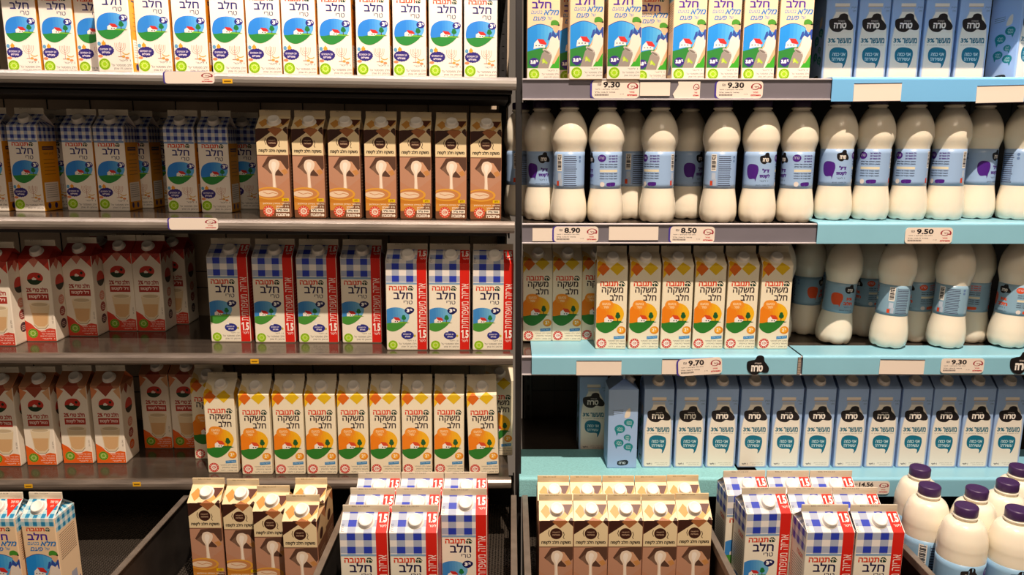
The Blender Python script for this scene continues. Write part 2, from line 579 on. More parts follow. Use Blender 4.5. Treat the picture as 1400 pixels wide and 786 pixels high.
def art_coffee(H, T):
    a = Art()
    DK = '41231a'; MD = 'a8683c'; GD = 'd8a058'; CR = 'ecd6aa'; SC = 'c08e72'
    a.part('diamond_pattern')
    a.rect(0, 1.98, 1, T, CR)
    a.poly([(0, 2.36), (0, H - .02), (.18, H + .02), (.45, H + .02), (.52, H - .07)], DK)
    a.poly([(.38, H - .04), (.61, 2.56), (.84, H - .04), (.61, H + .16)], MD)
    a.poly([(.84, H - .04), (1, 2.6), (1, H + .06), (.93, H + .1)], DK)
    a.poly([(0, H), (.0, H + .2), (.16, H + .34), (.4, H + .1), (.3, H)], CR)
    a.poly([(.2, H + .06), (.38, H + .28), (.2, H + .5), (.04, H + .28)], 'cf9448')
    a.poly([(.5, H + .12), (.9, H + .5), (1, H + .5), (1, H + .3), (.72, H + .02)], 'd8a65c')
    a.poly([(.56, H + .5), (1, H + .5), (.84, H + .16)], '5c3226')
    a.part('bean_logo')
    a.ell(.5, 2.39, .18, .175, DK, rot=-.35)
    a.line([(.3, 2.5), (.27, 2.4), (.31, 2.3)], .02, DK); a.line([(.7, 2.45), (.735, 2.36), (.7, 2.27), (.74, 2.23)], .02, DK)
    a.text('להקצפה', .39, 2.41, .61, 2.46, 'c8a888', bold=.02, res=1); a.text('מושלמת', .39, 2.33, .61, 2.38, 'c8a888', bold=.02, res=1)
    a.part('product_lettering')
    a.text('משקה חלב לקפה', .07, 2.04, .93, 2.17, '1d1210', bold=.03)
    a.part('pouring_scene')
    a.rect(0, 0, 1, 1.98, SC)
    a.rect(0, 1.955, 1, 1.985, '7d5540')
    a.poly([(0, 1.2), (.5, .9), (1, 1.3), (1, .5), (0, .5)], 'c08868')
    a.poly([(.15, 1.62), (.35, 1.94), (.7, 1.96), (1, 1.96), (1, 1.6), (.78, 1.33), (.5, 1.35)], '5d4032')
    a.poly([(.2, 1.6), (.4, 1.78), (.5, 1.4), (.4, 1.4)], '7d5f4c')
    a.poly([(.58, 1.83), (.74, 1.8), (.93, 1.52), (.82, 1.36), (.62, 1.58)], 'd4a07c')
    a.poly([(.74, 1.5), (.84, 1.36), (.96, 1.44), (.88, 1.56)], 'c98c50')
    a.blob([(.36, 1.68), (.42, 1.82), (.58, 1.85), (.7, 1.74), (.66, 1.56), (.56, 1.42), (.555, 1.2), (.575, .78), (.5, .74), (.455, .78), (.465, 1.2), (.45, 1.42), (.38, 1.55)], 'f2dcc4')
    a.blob([(.45, 1.6), (.47, 1.75), (.55, 1.77), (.6, 1.68), (.53, 1.4), (.53, .8), (.5, .8), (.5, 1.4)], 'fcefdf')
    a.poly([(0, .72), (.0, .15), (.5, .15), (.72, .3), (.8, .74)], 'c87f28')
    a.ell(.36, .78, .46, .2, 'e2a23a'); a.ell(.35, .78, .4, .155, 'c98650'); a.ell(.3, .77, .32, .105, 'ecd0b0')
    a.line([(.14, .82), (.3, .76), (.45, .8), (.6, .76)], .02, 'c98a5c')
    a.rect(0, 0, 1, .5, '7b4e33')
    a.poly([(0, .5), (.8, .5), (.72, .36), (.5, .26), (0, .26)], 'd28e3a')
    a.part('front_tag'); a.rect(.73, .53, .95, .63, 'e8c000'); a.text('חדש', .79, .55, .9, .61, '7a4a10', res=1, bold=.02)
    a.rect(.53, .19, .95, .305, 'f3e6d2'); a.text('900 מ"ל', .57, .21, .91, .285, '2a1a14', bold=.03, res=1)
    small(a, ['מועשר בסידן ובחלבון'], .12, .96, .485, .06, .02, c='f0e0c8', bold=.02)
    small(a, ['3% שומן'], .53, .95, .4, .075, .02, c='f0e0c8', bold=.02)
    a.part('brand_lettering'); a.text('תנובה', .52, .06, .86, .15, 'f6ead8', bold=.03); a.ell(.91, .1, .04, .045, 'f6ead8')
    redseal(a, .3, .22, .18, 'd8492c', 'f0dcc8')
    for fc in ('right', 'left'):
        a.part('side_print', fc)
        a.rect(0, 0, 1, T, '7a5038'); a.rect(0, 2.0, 1, T, 'c8a678')
        a.poly([(0, 2.4), (0, H), (.5, H)], DK); a.poly([(1, 2.4), (1, H), (.5, H), (.75, 2.6)], MD)
        a.ell(.45, 2.2, .2, .17, DK)
        for k in range(9): a.line([(.2, 1.7 - .1 * k), (.8, 1.7 - .1 * k)], .02, 'c8a888')
    return a


def art_yellow(H, T):
    a = Art()
    a.part('diamond_pattern')
    a.poly([(0, H - .42), (.0, H + .12), (.12, H + .26), (.3, H + .06), (.18, H - .12)], 'e6a818')
    a.poly([(.02, H - .14), (.2, H + .12), (.42, H - .1), (.2, H - .34)], 'dd6c1a')
    a.poly([(0, H - .44), (.13, H - .25), (0, H - .12)], 'f0bc1c')
    a.poly([(.42, H - .1), (.66, H + .14), (.9, H - .08), (.66, H - .32)], 'e4bc1c')
    a.poly([(.3, H + .08), (.2, H + .3), (.0, H + .45), (0, H + .25)], 'e8c884')
    brand(a, .12, 2.12, .7, 2.28, iu=.72)
    a.part('product_lettering')
    a.text('משקה', .17, 1.84, .87, 2.09, '2c1a20', bold=.012); a.text('חלב', .44, 1.64, .87, 1.87, '2c1a20', bold=.012)
    emblem(a, -.05, .55, .97, 1.02, 'ee8416', 'f4b81c', '2f7c2c', '25702c', roof='d84a24', tree='1c5c2c')
    a.part('flavour_bubble')
    a.blob([(0, .5), (.15, .9), (.5, 1), (.88, .88), (1, .5), (.85, .15), (.62, .08), (.5, -.12), (.42, .06), (.14, .14)], 'f0942c', .1, 1.32, .46, .34)
    a.text('בטעם', .2, 1.49, .47, 1.57, 'fbd8a4', bold=.02); a.text('עשיר', .24, 1.38, .42, 1.46, 'fbd8a4', bold=.02)
    a.part('percentage_badge')
    a.ell(.84, .65, .145, .13, 'e88a20'); a.ell(.82, .66, .11, .1, 'f4ae30'); a.text('2', .77, .6, .84, .72, 'fff4dc', bold=.03); a.text('%', .85, .65, .9, .72, 'fff4dc', bold=.01)
    a.part('blue_tag'); a.rect(.6, .34, .95, .44, '2e86c4', sk=.03); a.text('מועשר בסידן', .63, .37, .92, .42, 'd8ecf8', res=1, sk=.02)
    redseal(a, .2, .2, .165)
    small(a, ['משקה חלב מפוסטר', 'מועשר בוויטמין', '2% שומן 1 ליטר'], .41, .97, .31, .06, .035)
    for fc in ('right', 'left'):
        a.part('side_print', fc)
        a.poly([(0, H - .5), (0, T), (.5, T), (.5, H)], 'e6a818')
        for k in range(8): a.line([(.2 + .09 * k, .6), (.2 + .09 * k, 2.1)], .02, 'a89c90')
        a.ell(.5, .3, .3, .15, 'd0862c')
    return a


def art_lactose(H, T, col, dk, pink, box_text):
    a = Art()
    a.part('diamond_pattern')
    if col.startswith('d'):
        a.poly([(0, 2.4), (.34, 2.74), (.5, 2.52), (.66, 2.74), (1, 2.4), (1, T), (0, T)], dk)
        a.poly([(.34, 2.74), (.5, 2.52), (.66, 2.74), (.5, H + .1)], pink)
        a.poly([(0, 2.4), (.17, 2.57), (0, 2.75)], col); a.poly([(1, 2.4), (.83, 2.57), (1, 2.75)], col)
    else:
        a.poly([(0, H - .1), (.3, H - .1), (.5, H - .3), (.7, H - .1), (1, H - .1), (1, T), (0, T)], 'b07a58')
        a.poly([(0, 2.3), (.24, 2.62), (0, H - .02)], 'e08a58'); a.poly([(1, 2.3), (.76, 2.62), (1, H - .02)], 'dca878')
        a.poly([(.22, H - .06), (.5, 2.42), (.78, H - .06), (.6, H + .2), (.4, H + .2)], pink)
    a.part('farm_emblem')
    E = [(0, .5), (.1, .82), (.4, 1), (.8, .95), (1, .62), (.9, .3), (.6, .04), (.25, .05), (.05, .25)]
    a.blob(E, 'c8382a', .24, 1.93, .52, .42)
    a.poly([(.24 + x * .52, 1.93 + min(y, .42 + .06 * math.sin(x * 5)) * .42) for x, y in blob(E)], '1f3c24')
    a.poly([(.4, 2.1), (.52, 2.1), (.55, 2.14), (.5, 2.17), (.46, 2.2), (.4, 2.16)], 'f0e4da'); a.ell(.63, 2.22, .045, .05, '1c2c1c')
    a.part('product_lettering')
    a.text('חלב טרי 2%', .17, 1.69, .87, 1.85, dk, bold=.03)
    a.rect(.18, 1.42, .88, 1.65, dk); a.text(box_text, .23, 1.465, .83, 1.61, 'f6ddd2', bold=.025)
    a.part('glass_drawing')
    a.poly([(.22, 1.28), (.3, .58), (.42, .46), (.66, .46), (.78, .58), (.88, 1.28)], 'e4cfaa')
    a.poly([(.28, .98), (.32, .62), (.43, .52), (.64, .52), (.75, .62), (.8, .98)], 'd8ae7c')
    a.ell(.55, 1.28, .33, .09, 'ecdcc0'); a.ell(.55, 1.27, .27, .06, 'c9b593')
    a.line([(.3, .58), (.42, .44), (.66, .44), (.78, .58)], .02, 'a89478')
    a.part('colour_base')
    a.poly([(0, 0), (1, 0), (1, .42), (.8, .46), (.7, .43), (.62, .38), (.46, .38), (.34, .46), (.22, .6), (0, .74)], col)
    seal(a, .24, .28, .16, '7aa82c', '3c6a1c', 'c8dc8c')
    small(a, ['חלב טרי מועשר', 'מפוסטר על', 'ומהומגן 2% שומן', '1 ליטר'], .47, .94, .38, .055, .03, c='f8dcd0', bold=.01)
    a.part('date_print'); a.text('חלב 2%', .9, .62, .95, .86, '6a5a50', rot=90, res=1)
    for fc in ('right', 'left'):
        a.part('side_print', fc)
        a.poly([(0, 2.45), (.25, 2.66), (.4, 2.5), (.55, 2.68), (.75, 2.5), (1, 2.75), (1, T), (0, T)], dk if col[0] == 'd' else 'b07a58')
        a.poly([(.25, 2.6), (.4, 2.4), (.55, 2.65), (.4, H)], pink)
        a.ell(.5, 1.95, .25, .27, 'c8382a'); a.poly([(p[0], min(p[1], 1.9)) for p in ell(.5, 1.95, .25, .27)], '2a2c22')
        a.ell(.5, 1.35, .17, .17, 'd8907a'); a.ell(.5, .95, .17, .17, '9c3a34'); a.ell(.5, .52, .17, .17, '4a3c44' if col[0] == 'd' else col)
        for k, v in enumerate((1.35, .93, .5)):
            for j in (-1, 0, 1): a.line([(.4, v + .06 * j), (.6, v + .06 * j)], .02, 'e8d0c4')
    return a


def art_whole(H, T):
    a = Art()
    a.part('gingham_pattern')
    gingham(a, 2.55, T, .24, .25, .12, .5, 'a9d2dc', '2a86b4', vshift=.02)
    a.part('special_offer_corner')
    a.poly([(.52, T), (1, T), (.78, H + .04)], 'd8301c'); a.text('מחיר מיוחד', .68, T - .16, .92, T - .08, 'f8dcd0', res=1, bold=.02); a.text('לחג', .74, T - .28, .84, T - .2, 'f8dcd0', res=1)
    brand(a, .14, 2.4, .68, 2.51, iu=.7)
    a.part('product_lettering')
    a.text('חלב', .15, 2.12, .73, 2.36, '4a2a94', bold=.015)
    a.text('מלא', .5, 1.93, .97, 2.11, '2a7cc4', bold=.015, shear=.25); a.text('בטעם', .12, 1.96, .46, 2.06, '3a8cc8', bold=.0, shear=.2)
    a.text('פעם', .18, 1.77, .56, 1.89, '2a7cc4', bold=.01, shear=.25); a.text('של', .62, 1.8, .76, 1.9, '3a8cc8', shear=.2)
    a.part('farm_picture')
    SKY = blob([(-.02, .6), (-.02, 1.4), (.12, 1.58), (.4, 1.66), (.7, 1.58), (.88, 1.42), (.98, 1.2), (1.0, .8), (1.0, .38), (.5, .36), (.1, .4)])
    a.poly([(x, v + .02) for x, v in SKY], '3a4c9c'); a.poly(SKY, '2690e4')
    for k in range(1, 6): a.poly([(max(x, .2 + .11 * k), v) for x, v in SKY], mixh('2690e4', '6cc0ec', k / 5))
    a.poly([(-.02, .38), (.99, .38), (.99, .9), (.8, 1.02), (.5, .99), (.2, .92), (-.02, .86)], '2f8438')
    a.poly([(.45, .38), (.99, .38), (.99, .8), (.7, .9)], '3fa82c')
    a.poly([(.2, .95), (.22, 1.12), (.32, 1.22), (.38, 1.1), (.55, 1.06), (.55, .98), (.4, .99)], 'f4ece6'); a.poly([(.3, 1.24), (.5, 1.23), (.6, 1.1), (.58, 1.07), (.4, 1.1), (.34, 1.2)], 'd8342c')
    for k in range(3): a.rect(.26 + .09 * k, 1.03, .3 + .09 * k, 1.06, '4a4a6a')
    a.part('farmer_drawing')
    a.poly([(.36, .38), (.46, .74), (.62, .96), (.72, 1.28), (.86, 1.36), (1, 1.34), (1, .9), (.84, .6), (.7, .38)], 'f2e2d2')
    a.poly([(.55, .9), (.64, 1.06), (.7, 1.2), (.66, 1.0)], 'e8b48c'); a.poly([(1, 1.05), (1, .8), (.84, .52), (.76, .52), (.8, .6)], 'e4b088')
    a.poly([(.62, 1.2), (.68, 1.42), (.74, 1.44), (.74, 1.3), (.67, 1.2)], '3350a4'); a.poly([(.74, 1.34), (.78, 1.5), (.88, 1.36), (.95, 1.5), (1, 1.5), (1, 1.2), (.96, 1.2), (.93, 1.34), (.86, 1.26)], '3350a4')
    a.blob([(.8, 1.5), (.78, 1.64), (.88, 1.68), (.97, 1.62), (.94, 1.48), (.87, 1.42)], 'e8b890'); a.blob([(.72, 1.64), (.74, 1.76), (.86, 1.79), (.96, 1.72), (.97, 1.63), (.84, 1.64)], '4c9430'); a.ell(.96, 1.64, .03, .025, '2c2c1c')
    a.part('milk_can_drawing')
    a.poly([(.32, .38), (.4, .62), (.46, .82), (.58, .93), (.74, .82), (.76, .72), (.7, .52), (.66, .38)], '9a9088')
    a.ell(.61, .87, .15, .05, 'c8c0b8', rot=-.5); a.ell(.6, .86, .11, .03, '7a7068', rot=-.5)
    a.poly([(.44, .6), (.5, .68), (.64, .54), (.6, .5)], 'a8c83c'); a.poly([(.46, .52), (.5, .66), (.56, .56)], 'c8dc5c')
    a.part('bottom_strip'); a.rect(0, 0, 1, .38, 'e9e2d6')
    a.part('percentage_badge')
    a.ell(.22, .56, .155, .13, '3c2c84'); a.ell(.22, .46, .07, .05, '3c2c84'); a.text('3.8', .11, .51, .27, .62, 'ffffff', bold=.05); a.text('%', .28, .56, .34, .63, 'ffffff', bold=.02)
    seal(a, .22, .2, .165)
    small(a, ['1 ליטר'], .62, .92, .34, .05, .03); small(a, ['חלב מפוסטר על', 'מהומגן 3.8% שומן'], .46, .97, .24, .06, .035)
    for fc in ('right', 'left'):
        a.part('side_print', fc)
        gingham(a, 2.34, T, .24, .25, .12, .5, 'a9d2dc', '2a86b4', name='side_print', vshift=.02)
        for k in range(12): a.line([(.12, 2.2 - .07 * k), (.88, 2.26 - .07 * k)], .018, '7a5a4c')
        a.poly([(.4, .2), (.5, .8), (.75, .8), (.8, .2)], 'a8a8b4'); a.poly([(.35, .2), (.9, .2), (.9, .5)], '3c2c84')
    return a


CLOUD = [(0, .45), (.02, .68), (.2, .76), (.36, .8), (.44, .97), (.6, 1.02), (.74, .94), (.78, .72), (.9, .55), (1, .35), (.96, .15), (.8, .12), (.62, .16), (.45, .02), (.22, .05), (.06, .22)]


def art_blue(H, T):
    a = Art()
    a.part('bottle_drawing')
    B = [(.1, .05), (.9, .05), (.93, .1), (.93, 1.4), (.9, 1.75), (.82, 2.0), (.7, 2.2), (.68, 2.34), (.32, 2.34), (.3, 2.2), (.2, 2.0), (.12, 1.75), (.07, 1.4), (.07, .1)]
    a.poly([(.5 + (x - .5) * 1.07, v + (.02 if v > 2 else -.01)) for x, v in B], 'c3cad6')
    a.poly(B, 'efe8da')
    a.rect(.3, 2.26, .7, 2.36, 'b9bfc8'); a.rect(.27, 2.4, .74, 2.52, 'efe4d4'); a.rect(.27, 2.4, .74, 2.43, 'c4b4a4')
    a.part('brand_cloud')
    a.blob(CLOUD, '201a1c', .12, 1.63, .78, .57)
    a.text('טרה', .28, 1.75, .68, 1.93, 'f6eee4', bold=.03); a.text('משפחת', .4, 1.96, .62, 2.0, 'e8dcd4', res=1)
    a.part('product_lettering')
    a.text('מועשר', .4, 1.29, .88, 1.46, '0f6a80', bold=.025); a.text('3%', .12, 1.31, .37, 1.45, '0f6a80', bold=.025)
    small(a, ['חלב מועשר בוויטמין D'], .14, .87, 1.26, .045, .02, c='6a6460')
    a.part('speech_bubble')
    a.blob([(0, .6), (.04, .86), (.25, 1), (.6, 1.0), (.9, .9), (.98, .68), (.95, .4), (.86, .12), (.76, .0), (.76, .2), (.6, .26), (.3, .26), (.08, .38)], '12708c', .2, .52, .6, .64)
    a.text('אני כמה', .3, .9, .72, 1.0, 'cfe8ea', bold=.01); a.text('עשירה!', .3, .75, .7, .86, 'cfe8ea', bold=.01)
    a.part('volume_print')
    a.text('1 ליטר', .14, .1, .33, .18, '3a3a44', bold=.03, res=1)
    small(a, ['חלב מפוסטר ומהומגן', '3% שומן מועשר'], .42, .86, .19, .04, .025, c='6a6460')
    a.part('corner_note'); a.text('בקבוק', .8, 2.36, .97, 2.42, '5c6c88', res=1); a.text('חלב', .84, 2.26, .95, 2.32, '5c6c88', res=1)
    for fc in ('right', 'left'):
        a.part('side_print', fc)
        if fc == 'left':
            bub = [(.7, 1.65, .17, .13, 1), (.4, 1.42, .18, .15, -1), (.66, 1.12, .12, .1, 1), (.38, .92, .16, .13, -1), (.7, .78, .16, .13, 1)]
            for (x, v, rx, ry, s) in bub:
                a.poly(ell(x, v, rx, ry) , '15808c'); a.poly([(x + s * rx * .2, v - ry * .7), (x + s * rx * .9, v - ry * .3), (x + s * rx * .55, v - ry * 1.7)], '15808c')
                a.text('חלב', x - rx * .5, v - .01, x + rx * .5, v + .06, 'cfe8ea', res=1); a.text('עשיר', x - rx * .55, v - .08, x + rx * .55, v - .025, 'cfe8ea', res=1)
            a.blob([(.1, .5), (.2, .85), (.8, 1), (1, .7), (.9, .2), (.5, 0), (.15, .1)], '20242c', .3, .1, .42, .2); a.text('טרה', .4, .15, .62, .24, 'c8d8e4', res=1, bold=.02)
            a.blob([(.55, 1.82), (.6, 2.05), (.72, 2.15), (.74, 1.95), (.7, 1.84)], 'e4d8c8')
            for k in range(3): a.line([(.15, 2.06 - .06 * k), (.5, 2.1 - .06 * k)], .014, '5a6470')
        else:
            for k in range(9): a.line([(.25, 2.3 - .09 * k), (.8, 2.36 - .09 * k)], .022, '5c6c90')
            a.blob([(.2, .6), (.1, 1.0), (.4, 1.25), (.75, 1.2), (.85, .9), (.6, .55)], 'c8c8d0')
    return a


# ------------------------------------------------------------------ carton meshes
def carton_type(key, w, d, hb, rise, sealh, body, gable, art_fn, side=None, cap_u=0.5, cap_r=0.0128, seal_c='e2d8c4', cap_c='f2ece2', sloped=True):
    H = hb / w; sl = math.hypot(d / 2, rise); T = H + sl / w
    parts = []
    m_body = ink(body); m_side = ink(side or body); m_gab = ink(gable)
    # body: four walls with softened corners and a folded foot
    r = 0.0018
    def ring(z, ins=0.0):
        P = []
        for (sx, sy, a0) in ((-1, -1, PI), (1, -1, 1.5 * PI), (1, 1, 0), (-1, 1, .5 * PI)):
            for k in range(3):
                a = a0 + k * PI / 4
                P.append((sx * (w / 2 - r - ins) + r * math.cos(a), sy * (d / 2 - r - ins) + r * math.sin(a), z))
        return P
    mb = MB()
    rows = [ring(0, .0012), ring(.0015, .0003), ring(.004), ring(hb)]
    mb.grid(rows, m_body, smooth=False); mb.fan(rows[0], m_body, True); mb.fan(rows[-1], m_body)
    if side:
        ms = mb.mi(m_side); k12 = 12
        for fi in range(0, 3 * k12):
            if fi % 12 in (5, 11): mb.m[fi] = ms
    parts.append(('carton_body', mb.mesh('carton_body'), None))
    # gable: two roof panels and the folded-in ends
    mb = MB(); zt = hb + rise; e = 0.0
    A = [(-w / 2, -d / 2, hb), (w / 2, -d / 2, hb), (w / 2, d / 2, hb), (-w / 2, d / 2, hb)]
    R0, R1 = (-w / 2 + .0006, 0, zt), (w / 2 - .0006, 0, zt)
    inset = w * .36
    I0, I1 = (-w / 2 + inset, 0, zt - .0025), (w / 2 - inset, 0, zt - .0025)
    mb.face([A[0], A[1], R1, R0], m_gab); mb.face([A[2], A[3], R0, R1], m_gab)
    for (p, q, R, I) in ((A[1], A[2], R1, I1), (A[3], A[0], R0, I0)):
        mb.face([p, q, I], m_side if side else m_gab); mb.face([p, I, R], m_gab); mb.face([q, R, I], m_gab)
    mb.face(A[::-1], m_gab)
    mb.fixn = False
    parts.append(('gable_top', mb.mesh('gable_top'), None))
    mb = MB(); mb.box(-w / 2 + .0006, w / 2 - .0006, -.0016, .0016, zt - .0015, zt + sealh, ink(seal_c), bev=.0007)
    for k in range(4):
        zz = zt + sealh * (.2 + .12 * k)
        mb.box(-w / 2 + .002, w / 2 - .002, -.00185, .00185, zz, zz + .0004, ink('cfc4ae'))
    parts.append(('top_seal', mb.mesh('top_seal'), None))
    P = []; 
    for q in sum(text_polys('ESL 19.12.23', 0, 1), []):
        P.append([(x * .38 * w - .3 * w, y * sealh * .17 + zt + sealh * .76) for x, y in q])
    mb = MB(); mb.weld = mb.fixn = False
    for q in P: mb.face([(x, -.0019, z) for x, z in q], ink('6b5f52'))
    parts.append(('date_stamp', mb.mesh('date_stamp'), None))
    # cap on the front slope
    n = Vector((0, -rise, d / 2)).normalized(); up = Vector((0, d / 2, rise)).normalized()
    c = Vector(((cap_u - .5) * w, -d / 2, hb)) + up * (sl * .52)
    M = Matrix.Translation(c) @ Matrix((Vector((1, 0, 0)), up, n)).transposed().to_4x4()
    mb = MB(); mc = ink(cap_c)
    def wob(rr, z, a): return (rr * (1 + (.012 * math.cos(36 * a) if .002 < z < .0085 else 0)), z)
    mb.lathe([(cap_r * 1.22, -.0006), (cap_r * 1.22, .0009), (cap_r * 1.04, .0012)], mc, 36, M, cap0=True)
    mb.lathe([(cap_r * 1.04, .0012), (cap_r, .002), (cap_r, .0088), (cap_r * .95, .0102), (cap_r * .8, .0106), (cap_r * .74, .0101), (0.0003, .0101)], mc, 36, M, wob=wob)
    parts.append(('cap', mb.mesh('cap'), None))
    # artwork
    su = Vector((0, d / 2, rise)) / sl
    nf = Vector((0, -rise, d / 2)).normalized()
    def f_body(u, v, o): return ((u - .5) * w, -d / 2 - o, v * w)
    def f_slope(u, v, o):
        q = Vector(((u - .5) * (w - .0012), -d / 2, hb)) + su * ((v - H) * w) + nf * o
        return tuple(q)
    def r_body(u, v, o): return (w / 2 + o, (u - .5) * d, v * w)
    def l_body(u, v, o): return (-w / 2 - o, (.5 - u) * d, v * w)
    e = .012
    cf = [(0, e, False), (0, 1 - e, True)]
    cells = [('front', cf + [(1, .02, False), (1, H, True)], f_body), ('front', cf + [(1, H, False), (1, T - .005, True)], f_slope),
             ('right', [(0, .03, False), (0, .97, True), (1, .02, False), (1, H, True)], r_body), ('left', [(0, .03, False), (0, .97, True), (1, .02, False), (1, H, True)], l_body)]
    # gable ends: the folded-in triangle
    for s, fc in ((1, 'right'), (-1, 'left')):
        P0 = Vector((s * w / 2, -s * d / 2, hb)); P1 = Vector((s * w / 2, s * d / 2, hb)); I = Vector((s * (w / 2 - inset), 0, zt - .0025))
        nn = (P1 - P0).cross(I - P0).normalized(); hgt = (I - (P0 + P1) / 2).length / w
        def tri_fn(u, v, o, P0=P0, P1=P1, I=I, nn=nn, hgt=hgt):
            t = min(1, max(0, (v - H) / hgt)); m = (P0 + P1) / 2
            return tuple((P0 + (P1 - P0) * u) * (1 - t) + (I + (P1 - P0) * 0) * t + nn * o)
        cells.append((fc, [(0, .03, False), (0, .97, True), (1, H, False), (1, H + hgt, True)], tri_fn))
    art = art_fn(H, T)
    for pn, me in build_art(art, None, None, cells): parts.append((pn, me, None))
    return dict(parts=parts, w=w, d=d, h=hb + rise + sealh)


W1, D1, HB1, RI1, SE1 = .070, .070, .196, .0275, .0135
TYPES = {}
TYPES['fresh'] = carton_type('fresh', W1, D1, HB1, RI1, SE1, WHITE, 'ece6e0', art_fresh, side='e39a1c', cap_u=.5)
TYPES['family'] = carton_type('family', .0935, .0740, .204, .0265, .0135, 'f4ecd8', 'ece6e0', art_family, cap_u=.53, cap_r=.0138, seal_c='cfc3ad')
TYPES['coffee'] = carton_type('coffee', W1, D1, HB1, RI1, SE1, 'b58063', 'ecd6aa', art_coffee, side='7a5038', cap_u=.52, seal_c='d8c39c')
TYPES['yellow'] = carton_type('yellow', W1, D1, HB1, RI1, SE1, 'f3e8cc', 'efe2c6', art_yellow, cap_u=.52, seal_c='d9cdb2')
TYPES['red_lac'] = carton_type('red_lac', W1, D1, HB1, RI1, SE1, 'f1e6d4', 'a4362c', lambda H, T: art_lactose(H, T, 'd24430', 'a8342a', 'd07c68', 'דל לקטוז'), cap_u=.5)
TYPES['orange_lac'] = carton_type('orange_lac', W1, D1, HB1, RI1, SE1, 'f1e6d4', 'e08a5a', lambda H, T: art_lactose(H, T, 'e8641e', 'b4382a', '9a4630', 'נטול לקטוז'), cap_u=.55)
TYPES['whole'] = carton_type('whole', W1, D1, HB1, RI1, SE1, 'f3d2aa', 'ece6e0', art_whole, cap_u=.42, seal_c='eadfca')
TYPES['blue'] = carton_type('blue', W1, D1, HB1, RI1, SE1, '9dbbe6', '9dbbe6', art_blue, cap_u=.5, cap_r=.0122, seal_c='8fb0dc', cap_c='ece4d8')


# ------------------------------------------------------------------ bottles
def interp(prof, z):
    for (r0, z0), (r1, z1) in zip(prof, prof[1:]):
        if z0 <= z <= z1: return r0 + (r1 - r0) * (z - z0) / max(1e-9, z1 - z0)
    return prof[-1][0]


def smooth_prof(P, n=5):
    out = []
    for i in range(len(P) - 1):
        p0, p1, p2, p3 = (Vector(P[max(0, min(len(P) - 1, i + k - 1))]) for k in range(4))
        for j in range(n):
            t = j / n
            q = 0.5 * ((2 * p1) + (p2 - p0) * t + (2 * p0 - 5 * p1 + 4 * p2 - p3) * t * t + (3 * p1 - p0 - 3 * p2 + p3) * t ** 3)
            out.append((max(0, q.x), q.y))
    out.append(P[-1])
    return out


def label_art(hue, word, r):
    """a wrap-around label; u in metres of arc from the middle of the front, v in metres above the label's foot"""
    a = Art(); a.part('label_print')
    h = .075
    DKB = '23202a'
    # front panel
    a.blob(CLOUD, '1b1719', -.002, .05, .026, .023, n=3); a.text('טרה', .004, .055, .017, .0625, 'f4eee6', bold=.04, res=1)
    a.blob([(0, .6), (.04, .86), (.25, 1), (.6, 1.0), (.9, .9), (.98, .6), (.85, .2), (.76, -.05), (.7, .12), (.3, .1), (.08, .3)], hue, -.030, .016, .027, .034, n=3)
    a.text(word[0], .004, .033, .020, .041, hue, bold=.05, res=1); a.text(word[1], -.001, .021, .022, .030, hue, bold=.05, res=1)
    a.text('1 ליטר', .0, .014, .018, .018, '3a4a6a', res=1); a.text('חלב מפוסטר ומהומגן', -.008, .005, .022, .009, '2a3458', res=1)
    # story panel
    s = .055
    a.ell(s - .012, .062, .009, .0075, hue); a.text('טרה', s - .018, .06, s - .007, .065, 'd8e4f4', res=1)
    for k in range(3): a.text('חלב מועשר טוב', s + .003, .065 - .0055 * k, s + .024, .0685 - .0055 * k, hue, res=1, bold=.04)
    for k in range(2): a.text('משק החלב של כולנו', s - .016, .048 - .005 * k, s + .024, .051 - .005 * k, '2a2c48', res=1, bold=.04)
    a.rect(s - .016, .034, s + .024, .039, 'e4dcc0')
    for k in range(3): a.text('לשמור בקירור עד 4 מעלות', s - .016, .029 - .005 * k, s + .024, .032 - .005 * k, '2a2c48', res=1, bold=.04)
    a.ell(s - .010, .009, .005, .005, 'e8e0dc'); a.blob([(0, .3), (.1, .9), (.9, 1), (1, .6), (.9, .1), (.2, 0)], hue, s - .001, .005, .02, .008, n=3)
    # bar code and nutrition table
    s = -.100
    a.rect(s - .006, .036, s + .006, .07, 'f4efe6')
    for k in range(11): a.rect(s - .0045, .039 + .0027 * k, s + .0045, .0402 + .0027 * k + .0006 * (k % 3), '26222a')
    a.rect(s - .008, .006, s - .001, .016, 'd84a24'); a.rect(s + .001, .006, s + .007, .02, 'b8c4d8')
    a.rect(s - .004, .018, s + .005, .032, 'c2d0e4')
    for k in range(15):
        w_ = .026 if k % 4 else .028
        a.rect(s + .011, .006 + .0042 * k, s + .011 + w_, .0078 + .0042 * k, '4a5270')
    a.rect(s + .0102, .004, s + .0106, .07, '3a4058')
    a.ell(s + .047, .064, .003, .003, '6a88b8'); a.ell(s + .047, .056, .003, .003, '6a88b8'); a.ell(s - .022, .012, .006, .006, 'e8e0dc')
    return a


